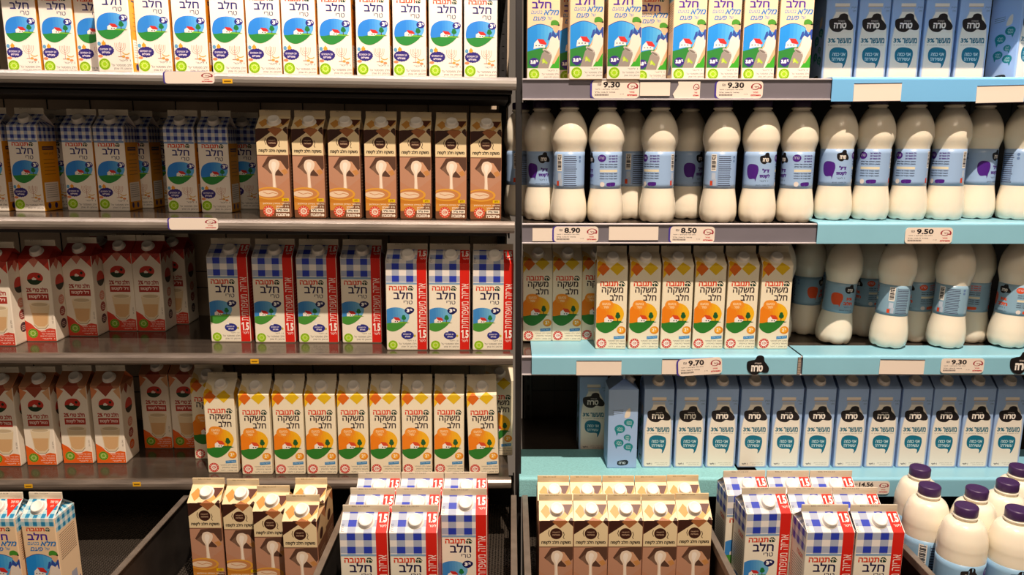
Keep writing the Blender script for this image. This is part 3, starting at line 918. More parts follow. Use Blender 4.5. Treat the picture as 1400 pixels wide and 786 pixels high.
def bottle_type(R, waist, H, zl0, zl1, neck_r, cap_r, cap_h, cap_c, hue, word, lab_c, foot=True, shoulder=.72):
    hb = H - cap_h
    P = smooth_prof([(.004, .0035), (R * .62, .0025), (R * .86, .004), (R * .99, .016), (R * 1.0, .03), (R * .97, .045), (waist * 1.015, zl0 - .004),
                     (waist, zl0 + .008), (waist, (zl0 + zl1) / 2), (waist, zl1 - .008), (min(waist * 1.02, R), zl1 + .004), (max(R * .985, waist * 1.005), zl1 + (hb - zl1) * .22), (R * 1.0, zl1 + (hb - zl1) * .34),
                     (R * .95, zl1 + (hb - zl1) * .53), (R * .78, zl1 + (hb - zl1) * shoulder), (neck_r * 1.15, zl1 + (hb - zl1) * .89), (neck_r, hb - .012), (neck_r, hb)])
    mk = mat('milk_plastic', 'f3ebd8', rough=.22, sss=.25, spec=.45, coat=.25)
    def wob(r, z, a):
        if foot and z < .03 and r > R * .5:
            t = (1 - z / .03); return (r * (1 - .02 * t * max(0, -math.cos(6 * a)) ** 2), z + .003 * t * max(0, -math.cos(6 * a)) ** 2 - (.002 * t))
        return r, z
    mb = MB(); mb.lathe(P, mk, 48, wob=wob, cap0=True, cap1=True)
    parts = [('bottle_body', mb.mesh('bottle_body'), None)]
    mb = MB(); ml = mat('label_film_' + lab_c, lab_c, rough=.3, spec=.5, coat=.2)
    zs = [zl0 + (zl1 - zl0) * k / 8 for k in range(9)]
    rr = lambda z: interp(P, z) + .0003
    Pl = [(rr(z), z) for z in zs]
    mb.lathe([(rr(zs[0]) - .0003, zs[0])] + Pl + [(rr(zs[-1]) - .0003, zs[-1])], ml, 48)
    parts.append(('label', mb.mesh('label'), None))
    mb = MB(); mc = mat('cap_' + cap_c, cap_c, rough=.4, spec=.5)
    def wc(r, z, a): return (r * (1 + (.012 * math.cos(60 * a) if hb + .002 < z < H - .002 else 0)), z)
    mb.lathe([(cap_r * .97, hb - .001), (cap_r, hb + .0015), (cap_r, H - .003), (cap_r * .95, H - .0008), (cap_r * .82, H), (cap_r * .7, H - .0006), (.0003, H - .0006)], mc, 60, wob=wc, cap0=True)
    parts.append(('cap', mb.mesh('cap'), None))
    mb = MB(); mb.lathe([(neck_r, hb - .006), (cap_r * 1.03, hb - .0055), (cap_r * 1.05, hb - .0035), (cap_r * 1.03, hb - .0022), (neck_r, hb - .002)], mk, 40)
    parts.append(('neck_ring', mb.mesh('neck_ring'), None))
    art = label_art(hue, word, waist)
    k = waist / .034; cells = []; n = 36
    half = .107
    for i in range(n):
        u0 = -half + 2 * half * i / n; u1 = u0 + 2 * half / n
        def fn(u, v, o):
            a = u / half * PI; z = zl0 + v * (zl1 - zl0) / .075; r = rr(z) + o
            return (r * math.sin(a), -r * math.cos(a), z)
        cells.append(('front', [(0, u0, False), (0, u1, True)], fn))
    for pn, me in build_art(art, None, None, cells): parts.append((pn, me, None))
    return dict(parts=parts, w=2 * R + .0012, d=2 * R + .0012, h=H)


TYPES['bottle_purple'] = bottle_type(.0405, .0345, .268, .076, .156, .0185, .0200, .015, '2c1a40', '4c1f86', ('דל', 'לקטוז'), '9fbfe8')
TYPES['bottle_orange'] = bottle_type(.0410, .0345, .272, .077, .148, .0185, .0200, .015, 'c8541c', 'e0562c', ('3%', 'חלב'), '8fb4cc')
TYPES['bottle_big'] = bottle_type(.0432, .0429, .270, .064, .166, .0190, .0205, .0175, '3c2252', '4c1f86', ('דל', 'לקטוז'), '8fb8d8', shoulder=.79)

PROTO = {}
NAMES = dict(fresh='milk_carton', family='family_milk_carton', coffee='coffee_milk_carton', yellow='milk_drink_carton', red_lac='low_lactose_milk_carton',
             orange_lac='lactose_free_milk_carton', whole='whole_milk_carton', blue='enriched_milk_carton', bottle_purple='milk_bottle', bottle_orange='milk_bottle', bottle_big='large_milk_bottle')


def product(key, M, label, group):
    """first time builds the parts, later copies the thing and each of its parts"""
    cat = 'bottle' if 'bottle' in key else 'carton'
    if key not in PROTO:
        o = empty(NAMES[key], M)
        for (pn, me, _) in TYPES[key]['parts']: link(pn, me, o)
        PROTO[key] = o
    else:
        src = PROTO[key]; o = src.copy(); COL.objects.link(o); o.matrix_world = M
        for ch in SRC[key]:
            c = ch.copy(); COL.objects.link(c); c.parent = o
    if key not in SRC: SRC[key] = [c for c in o.children]
    return setp(o, label, cat, group)


SRC = {}


def put(case, key, px, s, z, label, group, rot=0.0, lean=0.0, hmid=.1, pitch=0.0):
    """stand a product on a level: s = distance of its front face behind the shelf front, px = where its middle shows"""
    d = TYPES[key]['d']; yf = s if 'bottle' not in key else s
    x = 0.0
    for _ in range(12):                    # walk along the shelf until the middle of the front sits right
        P = case @ Vector((x, yf, z + hmid)); u, v = proj(P)
        x += (px - u) / 620.0
    QUEUE.append([case, key, x, yf + d / 2, z + .0004, label, group, rot, lean])


QUEUE = []


def settle():
    """things that would stand in each other are moved just clear, then everything is built"""
    for _ in range(120):
        for i, a in enumerate(QUEUE):
            for b in QUEUE[:i]:
                if a[0] is not b[0] or abs(a[4] - b[4]) > .15: continue
                dx, dy = a[2] - b[2], a[3] - b[3]
                ta, tb = TYPES[a[1]], TYPES[b[1]]
                ra, rb = 'bottle' in a[1], 'bottle' in b[1]
                ext = sum(.0011 * min(3, abs(q[7])) if 'bottle' not in q[1] and abs(q[7]) < 45 else 0 for q in (a, b)) * .55 + (.25 * sum(math.sin(math.radians(abs(q[8]))) * .1 for q in (a, b)))
                if ra and rb:
                    need = (ta['w'] + tb['w']) / 2 + .0006 + ext; q = math.hypot(dx, dy) or 1e-6
                    if q < need:
                        e = (need - q) / 2 / q; a[2] += dx * e; a[3] += dy * e; b[2] -= dx * e; b[3] -= dy * e
                else:
                    nx = (ta['w'] + tb['w']) / 2 + .0005 + ext; ny = (ta['d'] + tb['d']) / 2 + .0005 + ext
                    px_, py_ = nx - abs(dx), ny - abs(dy)
                    if px_ > 0 and py_ > 0:
                        if px_ <= py_ * 1.2:
                            e = px_ / 2 * (1 if dx > 0 else -1); a[2] += e; b[2] -= e
                        else:                                   # only the one behind gives way
                            (a if dy > 0 else b)[3] += py_
    for (case, key, x, y, z, label, group, rot, lean) in QUEUE:
        M = case @ Matrix.Translation((x, y, z)) @ Matrix.Rotation(math.radians(rot), 4, 'Z')
        if lean:
            w = TYPES[key]['w'] / 2 * (1 if lean > 0 else -1) * (.8 if 'bottle' in key else 1)
            M = case @ Matrix.Translation((x, y, z)) @ Matrix.Translation((w, 0, 0)) @ Matrix.Rotation(math.radians(lean), 4, 'Y') @ Matrix.Translation((-w, 0, 0)) @ Matrix.Rotation(math.radians(rot), 4, 'Z')
        product(key, M, label, group)


# ------------------------------------------------------------------ levels
ZL = {k: z_at(v, 0) for k, v in dict(A=105.8, B=303.3, C=485.5, D=655.0).items()}
ZR = {k: z_at(v, 0) for k, v in dict(A=107.5, B=305.5, C=486.7, D=652.5).items()}
LIP = .003
FLOOR = EYE - .955
ORD = ['first', 'second', 'third', 'fourth', 'fifth', 'sixth', 'seventh', 'eighth', 'ninth', 'tenth', 'eleventh', 'twelfth', 'thirteenth', 'fourteenth', 'fifteenth']


def o_(i, n, side='left'):
    if i == 0: return 'leftmost'
    if i == n - 1: return 'rightmost'
    return ORD[i] + ' from the left'


LT = .0030                      # the plastic covers lie this much above the shelf edge
zA, zB, zC, zD = (ZL[k] - LIP for k in 'ABCD')
yA, yB, yC, yD = (ZR[k] - LIP for k in 'ABCD')
jit = lambda s=1.0: random.uniform(-s, s)

# ---- top left shelf: fresh milk
row = [(29.5, .075), (79.5, .075), (127, .080), (156, .002), (208.5, .025), (260, .025), (312, .025), (360.5, .025), (409, .025), (458, .028), (510, .022), (560, .022), (609, .025), (657, .025)]
for i, (px, s) in enumerate(row):
    put(LEFT, 'fresh', px, s, zA, f'white fresh milk carton, {o_(i, 14)} on the top left shelf' + '', 'fresh milk cartons on the top left shelf', hmid=.07, rot=jit(.6))
# ---- second left shelf
rowb = [(-16, .16, 0), (36, .16, -4), (71, .26, 0), (108, .19, 0), (152, .19, 0), (186, .27, 0), (214, .348, 0), (247, .17, 0), (293, .17, 0), (332, .27, 0)]
lbl = ['cut by the left edge on the dark second left shelf', 'turned to show its orange side on the second left shelf', 'set back behind the turned carton on the second left shelf',
       'left one of the middle pair on the second left shelf', 'right one of the middle pair on the second left shelf', 'deep in shadow beside the middle pair on the second left shelf',
       'deepest in shadow in the gap of the second left shelf', 'left one of the pair above the price tag, second left shelf', 'right one of the pair above the price tag, second left shelf',
       'half hidden just left of the brown coffee cartons']
for (px, s, r), l in zip(rowb, lbl):
    put(LEFT, 'fresh', px, s, zB, 'fresh milk carton, ' + l, 'fresh milk cartons on the second left shelf', rot=r)
for i, px in enumerate([374, 422, 471, 520, 568, 616.5, 664]):
    put(LEFT, 'coffee', px, (.066 + .002 * (i % 2)), zB, f'brown coffee carton, {o_(i, 7)} on the second left shelf', 'coffee milk cartons on the second left shelf', rot=jit(.5))
# ---- third left shelf
rowc = [(-3, y_at(462, zC), 0), (60, y_at(452, zC), 0), (113, y_at(441, zC), 0), (129, y_at(432, zC) + .02, 0), (157, y_at(430, zC), 0), (197, y_at(430, zC), 0), (236, y_at(419, zC), 0)]
lbl = ['cut by the left edge on the third left shelf', 'foremost of those fully in view on the third left shelf', 'second behind the foremost, showing its dotted side', 'narrow sliver left of the back pair on the third left shelf',
       'left one of the back pair on the third left shelf', 'right one of the back pair on the third left shelf', 'furthest back in the empty stretch of the third left shelf']
rowc = [(-5, .075, 0), (60, .115, 0), (112, .165, 0), (138, .292, 0), (157, .215, 0), (197, .215, 0), (236, .29, 0)]
for (px, s, r), l in zip(rowc, lbl):
    put(LEFT, 'red_lac', px, s, zC, 'red and white carton, ' + l, 'low lactose milk cartons on the third left shelf', rot=r)
for i, (px, s) in enumerate([(313, .115), (374, .11), (434, .11), (494, .11), (556, .048), (614.5, .048), (674, .048)]):
    put(LEFT, 'family', px, s, zC, f'large red striped carton, {o_(i, 7)} on the third left shelf', 'large red striped cartons on the third left shelf', rot=jit(.4))
# ---- fourth left shelf
rowd = [(2, .085, 0), (52, .090, 0), (102, .10, 0), (148, .10, 0), (213, .19, 0), (253, .19, 0)]
lbl = ['cut by the left edge on the lowest left shelf', 'second in the front row of the lowest left shelf', 'third in the front row of the lowest left shelf', 'last in the front row, showing its side, lowest left shelf',
       'left one of the two set back on the lowest left shelf', 'set back and partly hidden by a yellow carton']
for (px, s, r), l in zip(rowd, lbl):
    put(LEFT, 'orange_lac', px, s, zD, 'orange and white carton, ' + l, 'lactose free milk cartons on the lowest left shelf', rot=r)
put(LEFT, 'yellow', 283, .125, zD, 'yellow milk carton half hidden behind the left end of its row', 'yellow cartons on the lowest left shelf')
for i, px in enumerate([302, 349, 394.5, 438.5, 482.5, 526.5, 570, 614]):
    put(LEFT, 'yellow', px, .035 if i else .045, zD, f'yellow milk carton, {o_(i, 9)}, front row of lowest left shelf', 'yellow cartons on the lowest left shelf', rot=jit(.5))
put(LEFT, 'yellow', 663, .030, zD, 'yellow milk carton tilted at the right end of the lowest left shelf', 'yellow cartons on the lowest left shelf', lean=-2.2, rot=-2)
put(LEFT, 'yellow', 682, .14, zD, 'yellow milk drink carton hidden behind the tilted carton', 'yellow cartons on the lowest left shelf')

# ---- top right shelf
row = [(743, .035), (786, .075), (802, -.008), (853.5, -.008), (893, .072), (940, .025), (989, .025), (1038, .025), (1087, .025)]
lb = ['leftmost on the top right shelf', 'sliver behind the left overhanging one on the top right shelf', 'left one of the two overhanging the edge, top right shelf', 'right one of the two overhanging the edge, top right shelf',
      'set back beside the overhanging pair on the top right shelf', 'first of the last four before the blue cartons', 'second of the last four before the blue cartons', 'third of the last four before the blue cartons', 'standing right next to the blue cartons']
for (px, s), l in zip(row, lb):
    put(RIGHT, 'whole', px, s, yA, 'farmer drawing milk carton, ' + l, 'whole milk cartons on the top right shelf', hmid=.07, rot=jit(.4))
for i, px in enumerate([1146.5, 1191.5, 1236, 1281.5, 1327.5]):
    put(RIGHT, 'blue', px, .14, yA, f'light blue milk carton, {o_(i, 6)} of its kind, top right shelf', 'blue cartons on the top right shelf', hmid=.07, rot=0)
put(RIGHT, 'blue', 1397, .115, yA, 'light blue milk carton turned sideways at the right edge, top shelf', 'blue cartons on the top right shelf', hmid=.07, rot=24)
# ---- second right shelf: purple label bottles; the turn shows different sides of the label
rowb = [(712, .16, 150), (742, .075, -12), (779.5, .018, 128), (831, .018, -95), (866, .105, 150), (905, .03, -142), (946, .11, 22), (991, .024, 130), (1046, .02, -14), (1099, .024, -96),
        (1153, .022, -18), (1205, .022, -135), (1258, .024, -146), (1310, .024, -160), (1358, .05, 14), (1407, .03, 45)]
for i, (px, s, r) in enumerate(rowb):
    back = s > .06
    l = {0: 'at the left end beside the upright, in shadow', 1: 'half hidden behind the second front bottle'}.get(i)
    put(RIGHT, 'bottle_purple', px, s, (ZR['B'] + LT if px > 1140 else yB), f'milk bottle with purple printed label, {o_(i, len(rowb))} on second right shelf' if i != 0 else 'dark milk bottle with blue label at the left end of the second right shelf',
        'purple labelled bottles on the second right shelf', rot=r, hmid=.11)
# ---- third right shelf
for i, (px, s) in enumerate([(737.5, .115), (780, .115), (808, .125), (837, .045), (881.5, .045), (925.5, .045), (970, .045), (1014.5, .045), (1060, .045)]):
    place = ['leftmost, set back', 'second from the left, set back', 'sliver behind the first front carton', 'first of the front six', 'second of the front six', 'third of the front six', 'fourth of the front six', 'fifth of the front six', 'last of the front six'][i]
    put(RIGHT, 'yellow', px, s, ZR['C'] + LT, f'yellow milk carton, {place}, on the third right shelf', 'yellow cartons on the third right shelf', rot=jit(.5) - (3 if i == 3 else 0))
rowc = [(1072, .10, 40, 0), (1112, .185, 30, 0), (1136, .26, 60, 0), (1152, .088, -4, 4.5), (1196, .165, -85, 0), (1230, .035, 135, 2.5), (1266, .115, -80, 0), (1290, .20, 150, 0), (1311, .035, 104, 2.0), (1350, .10, 220, 0), (1391, .045, -88, 3.0)]
lb = ['right behind the last yellow carton', 'second behind the yellow cartons', 'deep in the gap left of the leaning bottle', 'leaning right with its logo facing front', 'in the back between the leaning and bar code bottles', 'in front with its bar code showing',
      'behind and right of the bar code bottle', 'furthest back behind the bar code bottle', 'in front with its nutrition table showing', 'behind the nutrition table bottle', 'cut by the right edge']
for (px, s, r, ln), l in zip(rowc, lb):
    put(RIGHT, 'bottle_orange', px, s, (ZR['C'] + LT if s < .06 else yC), 'milk bottle with orange print, ' + l, 'orange labelled bottles on the third right shelf', rot=r, lean=ln, hmid=.10)
# ---- fourth right shelf
put(RIGHT, 'blue', 811, y_at(616, yD - .004), yD - .004, 'light blue milk carton standing back in a dark corner, lowest shelf', 'blue cartons on the lowest right shelf')
put(RIGHT, 'blue', 851.5, .042, ZR['D'] + LT, 'light blue carton turned to show its side with five speech bubbles', 'blue cartons on the lowest right shelf', rot=90)
for i, px in enumerate([900, 943.5, 987.5, 1031.5, 1075.5, 1119.5, 1163.5, 1207, 1250.5, 1293, 1336, 1379]):
    put(RIGHT, 'blue', px, .046, ZR['D'] + LT, f'light blue milk carton, {o_(i, 12)}, front row of lowest right shelf', 'blue cartons on the lowest right shelf', rot=jit(.5))


# ---- the wells below
def well(case, key, px, py, label, group, rot=0.0, lean=0.0, dz=0.0, pitch=0.0):
    """stand a product on the well floor so that its top shows at (px, py)"""
    h = TYPES[key]['h']; d = TYPES[key]['d']
    y = y_at(py, FLOOR + h)
    x = x_at(px, y, FLOOR + h)
    QUEUE.append([WELLF, key, x, y, FLOOR + .0006, label, group, rot, lean])


WELLF = Matrix.Identity(4)
well(LEFT, 'whole', 8, 673, 'whole milk carton with light blue gingham, cut by the left edge of the well', 'whole milk cartons in the left well')
well(LEFT, 'whole', 62, 673, 'whole milk carton with light blue gingham beside the empty compartment', 'whole milk cartons in the left well', rot=-1)
for (px, py, l, r) in [(285, 653.5, 'leftmost of the five in the left well', 0), (332, 655, 'second from the left of the five in the left well', 0), (374, 664, 'third from the left of the five in the left well', 0),
                       (425, 653.5, 'hidden behind the foremost in the left well', 0), (414, 676.5, 'foremost at the right of the left well', 0)]:
    well(LEFT, 'coffee', px, py, 'brown coffee carton, ' + l, 'coffee cartons in the left well', rot=r)
for j, (py, xs) in enumerate([(645.5, (519, 577.5, 636.5)), (668, (509, 571, 635)), (690.5, (501, 568))]):
    for i, px in enumerate(xs):
        rowname = ['back row', 'middle row', 'front row'][j]
        pos = ['left', 'middle' if j < 2 else 'right', 'right'][i]
        well(LEFT, 'family', px, py, f'large red striped carton, {pos} of the {rowname} in the left well', 'large red striped cartons in the left well')
for j, (py, xs) in enumerate([(650.5, (757, 801, 845.5, 889, 933)), (675.5, (761, 807, 853, 899, 945.5))]):
    for i, px in enumerate(xs):
        pos = ['leftmost', 'second from the left', 'middle', 'second from the right', 'rightmost'][i]
        well(RIGHT, 'coffee', px, py - (1 if i == 4 else 0), f'brown coffee carton, {pos} in the {["back", "front"][j]} row of the right well', 'coffee cartons in the right well')
for j, (py, xs) in enumerate([(643.5, (1021, 1077, 1133)), (666.5, (1046, 1107, 1168)), (690, (1128, 1195))]):
    for i, px in enumerate(xs):
        rowname = ['back row', 'middle row', 'front row'][j]
        pos = ['left', 'middle' if j < 2 else 'right', 'right'][i]
        well(RIGHT, 'family', px, py, f'large red striped carton, {pos} of the {rowname} in the right well', 'large red striped cartons in the right well', rot=(2 if i == 0 and j < 2 else 0))
for (px, py, r, l) in [(1260, 640, -14, 'at the back left of the well'), (1280, 662, 138, 'second along the divider, bar code showing'), (1336, 669, 60, 'just behind the foremost one'), (1321, 690, -25, 'foremost, nearest the divider'),
                       (1376, 658, 60, 'in the middle towards the right edge'), (1384, 691, -30, 'foremost at the right edge'), (1395, 637, 40, 'at the back right edge')]:
    well(RIGHT, 'bottle_big', px, py, 'large milk bottle with purple cap, ' + l, 'purple capped bottles in the right well', rot=r)
settle()

# ------------------------------------------------------------------ the cases
STEEL = mat('shelf_steel', '5c524a', rough=.17, metal=.55, noise=.22, nscale=9, stretch=(1, 6, 1))
LIPM = mat('bumper_steel', 'a09a94', rough=.32, metal=.25, noise=.16, nscale=14, stretch=(.4, 4, 6))
LIPD = mat('worn_bumper', '8f857b', rough=.36, metal=.3, noise=.3, nscale=22, stretch=(.5, 3, 5))
DARK = mat('case_black', '1d1b1c', rough=.5, noise=.2, nscale=6)
UNDER = mat('shelf_underside', '2f2b2b', rough=.5, metal=.2, noise=.15, nscale=10)
RAIL = mat('price_rail_grey', '77737c', rough=.32, noise=.06, nscale=12)
RAILE = mat('price_rail_edge', 'c8c2c4', rough=.3)
BACKL = mat('case_back_beige', 'c8b49c', rough=.5, noise=.12, nscale=8)
BACKR = mat('case_back_dark', '2c2724', rough=.55, noise=.2, nscale=8)
GROOVE = mat('seam_black', '0e0d0d', rough=.7)
BLUE = mat('blue_liner_plastic', '8cc6dc', rough=.35, noise=.03, nscale=10, spec=.4)
BLUE2 = mat('blue_liner_sky', '78bdf0', rough=.35, spec=.4)
FOAM = mat('blue_liner_foam', '8ccbd2', rough=.8, noise=.1, nscale=260, bump=.4)
WELL = mat('well_steel', '3c3733', rough=.38, metal=.5, noise=.25, nscale=20)
RIM = mat('divider_rim', '8c8074', rough=.35, metal=.5, noise=.2, nscale=30)
YELLOW = mat('yellow_sticker', 'e8b01c', rough=.5)
DEPTH = .42


def case_obj(case, x0, x1, name, label, back, zs):
    o = empty(name, case); setp(o, label, 'refrigerated shelf case')
    mb = MB(); mb.box(x0, x1, DEPTH + .002, DEPTH + .03, FLOOR - .1, EYE + .46, back); ob = mb.obj('back_panel', o)
    mb = MB()
    xx = x0 + .09
    while xx < x1:
        mb.box(xx, xx + .002, DEPTH - .0005, DEPTH + .004, FLOOR - .1, EYE + .46, GROOVE); xx += .11
    for z in zs:
        for q in (.07, .115):
            mb.box(x0, x1, DEPTH - .0003, DEPTH + .004, z + q, z + q + .0016, GROOVE)
    mb.obj('panel_seam', o)
    for (a, b) in (((x0 - .006, x0),) if x0 < -1 else ((x1, x1 + .006),)):
        mb = MB(); mb.box(a, b, .03, DEPTH + .03, FLOOR - .1, EYE + .46, DARK, bev=.001); mb.obj('side_panel', o)
    mb = MB(); mb.box(x0, x1, .03, DEPTH, EYE + .425, EYE + .452, DARK); mb.sweep([(-.008, EYE + .388), (.03, EYE + .388), (.03, EYE + .45), (.0, EYE + .45), (-.008, EYE + .44)], x0, x1, RAIL)
    mb.obj('canopy', o)
    for (a) in (x0 + .006, x1 - .026):
        mb = MB()
        mb.box(a, a + .02, DEPTH - .03, DEPTH - .001, FLOOR, EYE + .42, DARK, bev=.001)
        for k in range(44): mb.box(a + .007, a + .013, DEPTH - .0315, DEPTH - .0295, FLOOR + .05 + k * .03, FLOOR + .065 + k * .03, GROOVE)
        mb.obj('slotted_upright', o)
    mb = MB(); mb.box(x0, x1, -.34, DEPTH + .03, .0, FLOOR - .1, DARK, bev=.004); mb.obj('base_cabinet', o)
    return o


LX0, LX1 = -1.62, .004
RX0, RX1 = .030, 1.62
case_obj(LEFT, LX0, LX1, 'refrigerated_case', 'left refrigerated case with grey steel shelves and beige back wall', BACKL, [zC, zD, zB])
case_obj(RIGHT, RX0, RX1, 'refrigerated_case', 'right refrigerated case with price rails and blue shelf covers', BACKR, [yC, yD, yB])
mb = MB(); mb.box(.0075, .0215, .012, .045, FLOOR - .1, EYE + .45, DARK, bev=.002); o = mb.obj('joint_post'); setp(o, 'narrow black post between the two refrigerated cases', 'post')


def shelf_left(z, label, m_lip, stick=()):
    """z: top of the rounded front bumper"""
    o = empty('steel_shelf', LEFT); setp(o, label, 'shelf', 'steel shelves in the left case')
    t = z - LIP
    mb = MB(); mb.box(LX0 + .002, LX1 - .001, .012, DEPTH - .032, t - .004, t, STEEL); mb.obj('tray', o)
    mb = MB()
    pr = [(.013, z), (.006, z + .0002), (.001, z - .002), (-.004, z - .007), (-.005, z - .013), (-.004, z - .019), (.0, z - .0235), (.006, z - .0255), (.013, z - .0255)]
    mb.sweep(pr, LX0 - .004, LX1 + .004, m_lip, smooth=False); mb.obj('front_bumper', o)
    mb = MB()
    mb.box(LX0 + .004, LX1 - .003, .05, .085, t - .028, t - .0045, UNDER, bev=.002)
    mb.box(LX0 + .004, LX1 - .003, .014, .04, t - .018, t - .0045, UNDER, bev=.002)
    mb.box(LX0 + .004, LX1 - .003, .30, .33, t - .024, t - .0045, UNDER, bev=.002)
    mb.obj('underside_rib', o)
    mb = MB(); mb.box(LX0 + .01, LX1 - .01, .088, DEPTH - .036, t - .040, t - .030, UNDER, bev=.002); mb.obj('underside_duct', o)
    for x in (LX0 + .004, LX1 - .0065):
        mb = MB(); mb.box(x, x + .003, .09, DEPTH - .034, t - .045, t - .005, UNDER); mb.obj('bracket', o)
    return o


shelf_left(ZL['A'], 'top left steel shelf with smooth pale grey front bumper', LIPM)
shelf_left(ZL['B'], 'second left steel shelf under coffee milk cartons, scuffed bumper', LIPD)
LIPB = mat('brown_bumper', '756a60', rough=.34, metal=.35, noise=.3, nscale=22, stretch=(.5, 3, 5))
shelf_left(ZL['C'], 'third left steel shelf with a bare stretch beside the red cartons', LIPB)
shelf_left(ZL['D'], 'lowest left steel shelf under the yellow cartons', LIPB)


def shelf_right(z, label):
    o = empty('steel_shelf', RIGHT); setp(o, label, 'shelf', 'steel shelves in the right case')
    t = z - LIP
    mb = MB(); mb.box(RX0 - .004, RX1 - .002, .006, DEPTH - .032, t - .004, t - .0006, STEEL); mb.obj('tray', o)
    mb = MB(); mb.box(RX0 - .008, RX1, -.001, .005, z - .041, z - .003, RAIL, bev=.0008)
    mb.obj('price_rail', o)
    mb = MB(); mb.box(RX0 - .008, RX1, -.005, .006, z - .003, z, RAILE, bev=.0008); mb.box(RX0 - .008, RX1, -.005, .006, z - .044, z - .041, RAILE, bev=.0008)
    mb.obj('rail_edge', o)
    mb = MB(); mb.box(RX0 + .002, RX1 - .002, .007, .03, t - .03, t - .0045, UNDER, bev=.002); mb.box(RX0 + .002, RX1 - .002, .3, .33, t - .024, t - .0045, UNDER, bev=.002); mb.obj('underside_rib', o)
    return o


for k, l in (('A', 'top right steel shelf with long grey price rail'), ('B', 'second right steel shelf under the purple labelled bottles'), ('C', 'third right steel shelf wholly fronted by blue plastic'), ('D', 'lowest right steel shelf under the blue cartons')):
    shelf_right(ZR[k], l)


def liner(x0, x1, z, back, drop, m, label, front=-.0100, name='shelf_liner', left_end=None, thick=.0016):
    """a bent plastic sheet: flat on the shelf, rolled over the edge and hanging in front"""
    t = thick
    top = []
    n = 6; r = .006
    path = [(back, z)] + [(front + r - r * math.sin(a), z - r + r * math.cos(a)) for a in (k * PI / 2 / n for k in range(n + 1))] + [(front, z - drop)]
    outer = [(y, zz) for y, zz in path]
    inner = []
    for i, (y, zz) in enumerate(path):
        if i == 0: inner.append((y, zz - t))
        elif i == len(path) - 1: inner.append((y + t, zz))
        else:
            a = (i - 1) * PI / 2 / n; inner.append((y + t * math.sin(a), zz - t * math.cos(a)))
    o = empty(name, RIGHT); setp(o, label, 'shelf cover', 'blue plastic shelf covers')
    mb = MB(); mb.sweep(outer + inner[::-1], x0, x1, m); mb.obj('bent_sheet', o)
    return o


def xr(px, z, y=0.0): return x_at(px, y, z)


L1 = liner(xr(1136, ZR['A']), RX1 - .01, ZR['A'] + LT, .10, .050, BLUE2, 'sky blue plastic cover on the top right shelf edge')
L2 = liner(xr(1116, ZR['B']), RX1 - .01, ZR['B'] + LT, .10, .046, BLUE, 'light blue plastic cover under the last bottles of the second right shelf')
zc = ZR['C'] + LT
L3 = liner(xr(727, ZR['C']), xr(1093, ZR['C']), zc, .20, .043, BLUE, 'light blue plastic cover under the yellow cartons, third right shelf')
L4 = liner(xr(1096, ZR['C']), RX1 - .01, zc, .078, .043, BLUE, 'light blue plastic cover under the orange labelled bottles')
zd = ZR['D'] + LT
L5 = liner(xr(710, ZR['D']), xr(1014, ZR['D']), zd, .155, .045, FOAM, 'light blue foam cover curling up at the left, lowest right shelf', front=-.0120)
L6 = liner(xr(1041, ZR['D']), RX1 - .01, zd, .155, .045, BLUE, 'light blue plastic cover on the right of the lowest right shelf', front=-.0120)


def sub(parent, name, fill):
    mb = MB(); fill(mb); return mb.obj(name, parent)


# clear label holders stuck on the covers, the logo stickers and the joint strip
def logo_sticker(px, py, z, s, label):
    x = x_at(px, -.0096, z); 
    a = Art(); a.part('sticker_lettering'); a.blob(CLOUD, '171416', -.5, -.42, 1, .9); a.text('טרה', -.3, -.26, .22, .04, 'f2ece4', bold=.04); a.text('משפחת', -.16, .09, .14, .16, 'e8dcd4', res=1)
    o = empty('logo_sticker', Matrix.Translation((x, front_y(px, py), z)))
    setp(o, label, 'sticker', 'black cloud logo stickers')
    mb = MB(); P = [(-.5 + p[0], -.42 + p[1] * .9) for p in blob(CLOUD)]
    F0 = [(u * s, -.0002, v * s) for u, v in P]; F1 = [(u * s, .0008, v * s) for u, v in P]
    mb.grid([F0, F1], ink('171416'), smooth=False)
    t = tessellate_polygon([[Vector((p[0], p[1], 0)) for p in P]])
    for q in t: mb.face([F0[i] for i in q], ink('171416')); mb.face([F1[i] for i in q], ink('171416'))
    mb.obj('cloud_shape', o)
    for pn, me in build_art(a, None, None, [('front', [], lambda u, v, oo: (u * s, -.0002 - oo, v * s))]): link(pn, me, o)
    return o


def front_y(px, py): return -.0112


logo_sticker(1036, 500, z_at(500, -.009), .050, 'black cloud logo sticker on the blue cover below the yellow cartons')
logo_sticker(1398, 497, z_at(497, -.009), .058, 'black cloud logo sticker at the right edge of the photo scene'.replace(' of the photo scene', ' on the third blue cover'))
x = x_at(1092, -.009, zc - .02)
o = empty('joint_strip', Matrix.Translation((x, -.0114, zc - .043))); setp(o, 'narrow striped strip covering the joint between two blue covers', 'strip')
def fj(mb):
    mb.box(-.0035, .0035, -.0012, .0012, 0, .040, mat('strip_brown', '5a4c44', rough=.5))
sub(o, 'strip_body', fj)
def fj2(mb):
    for k in range(12): mb.box(-.003, .003, -.0016, -.0008, .002 + k * .0031, .0033 + k * .0031, mat('strip_pale', 'c8b8a8', rough=.5))
sub(o, 'pale_bars', fj2)


# ------------------------------------------------------------------ price tags
PURP = '4a3c9c'; CARD = 'efe2d4'


def bump_y(px): return -.004 + (px - 700) / 620 * math.sin(math.radians(2.0)) - .0020


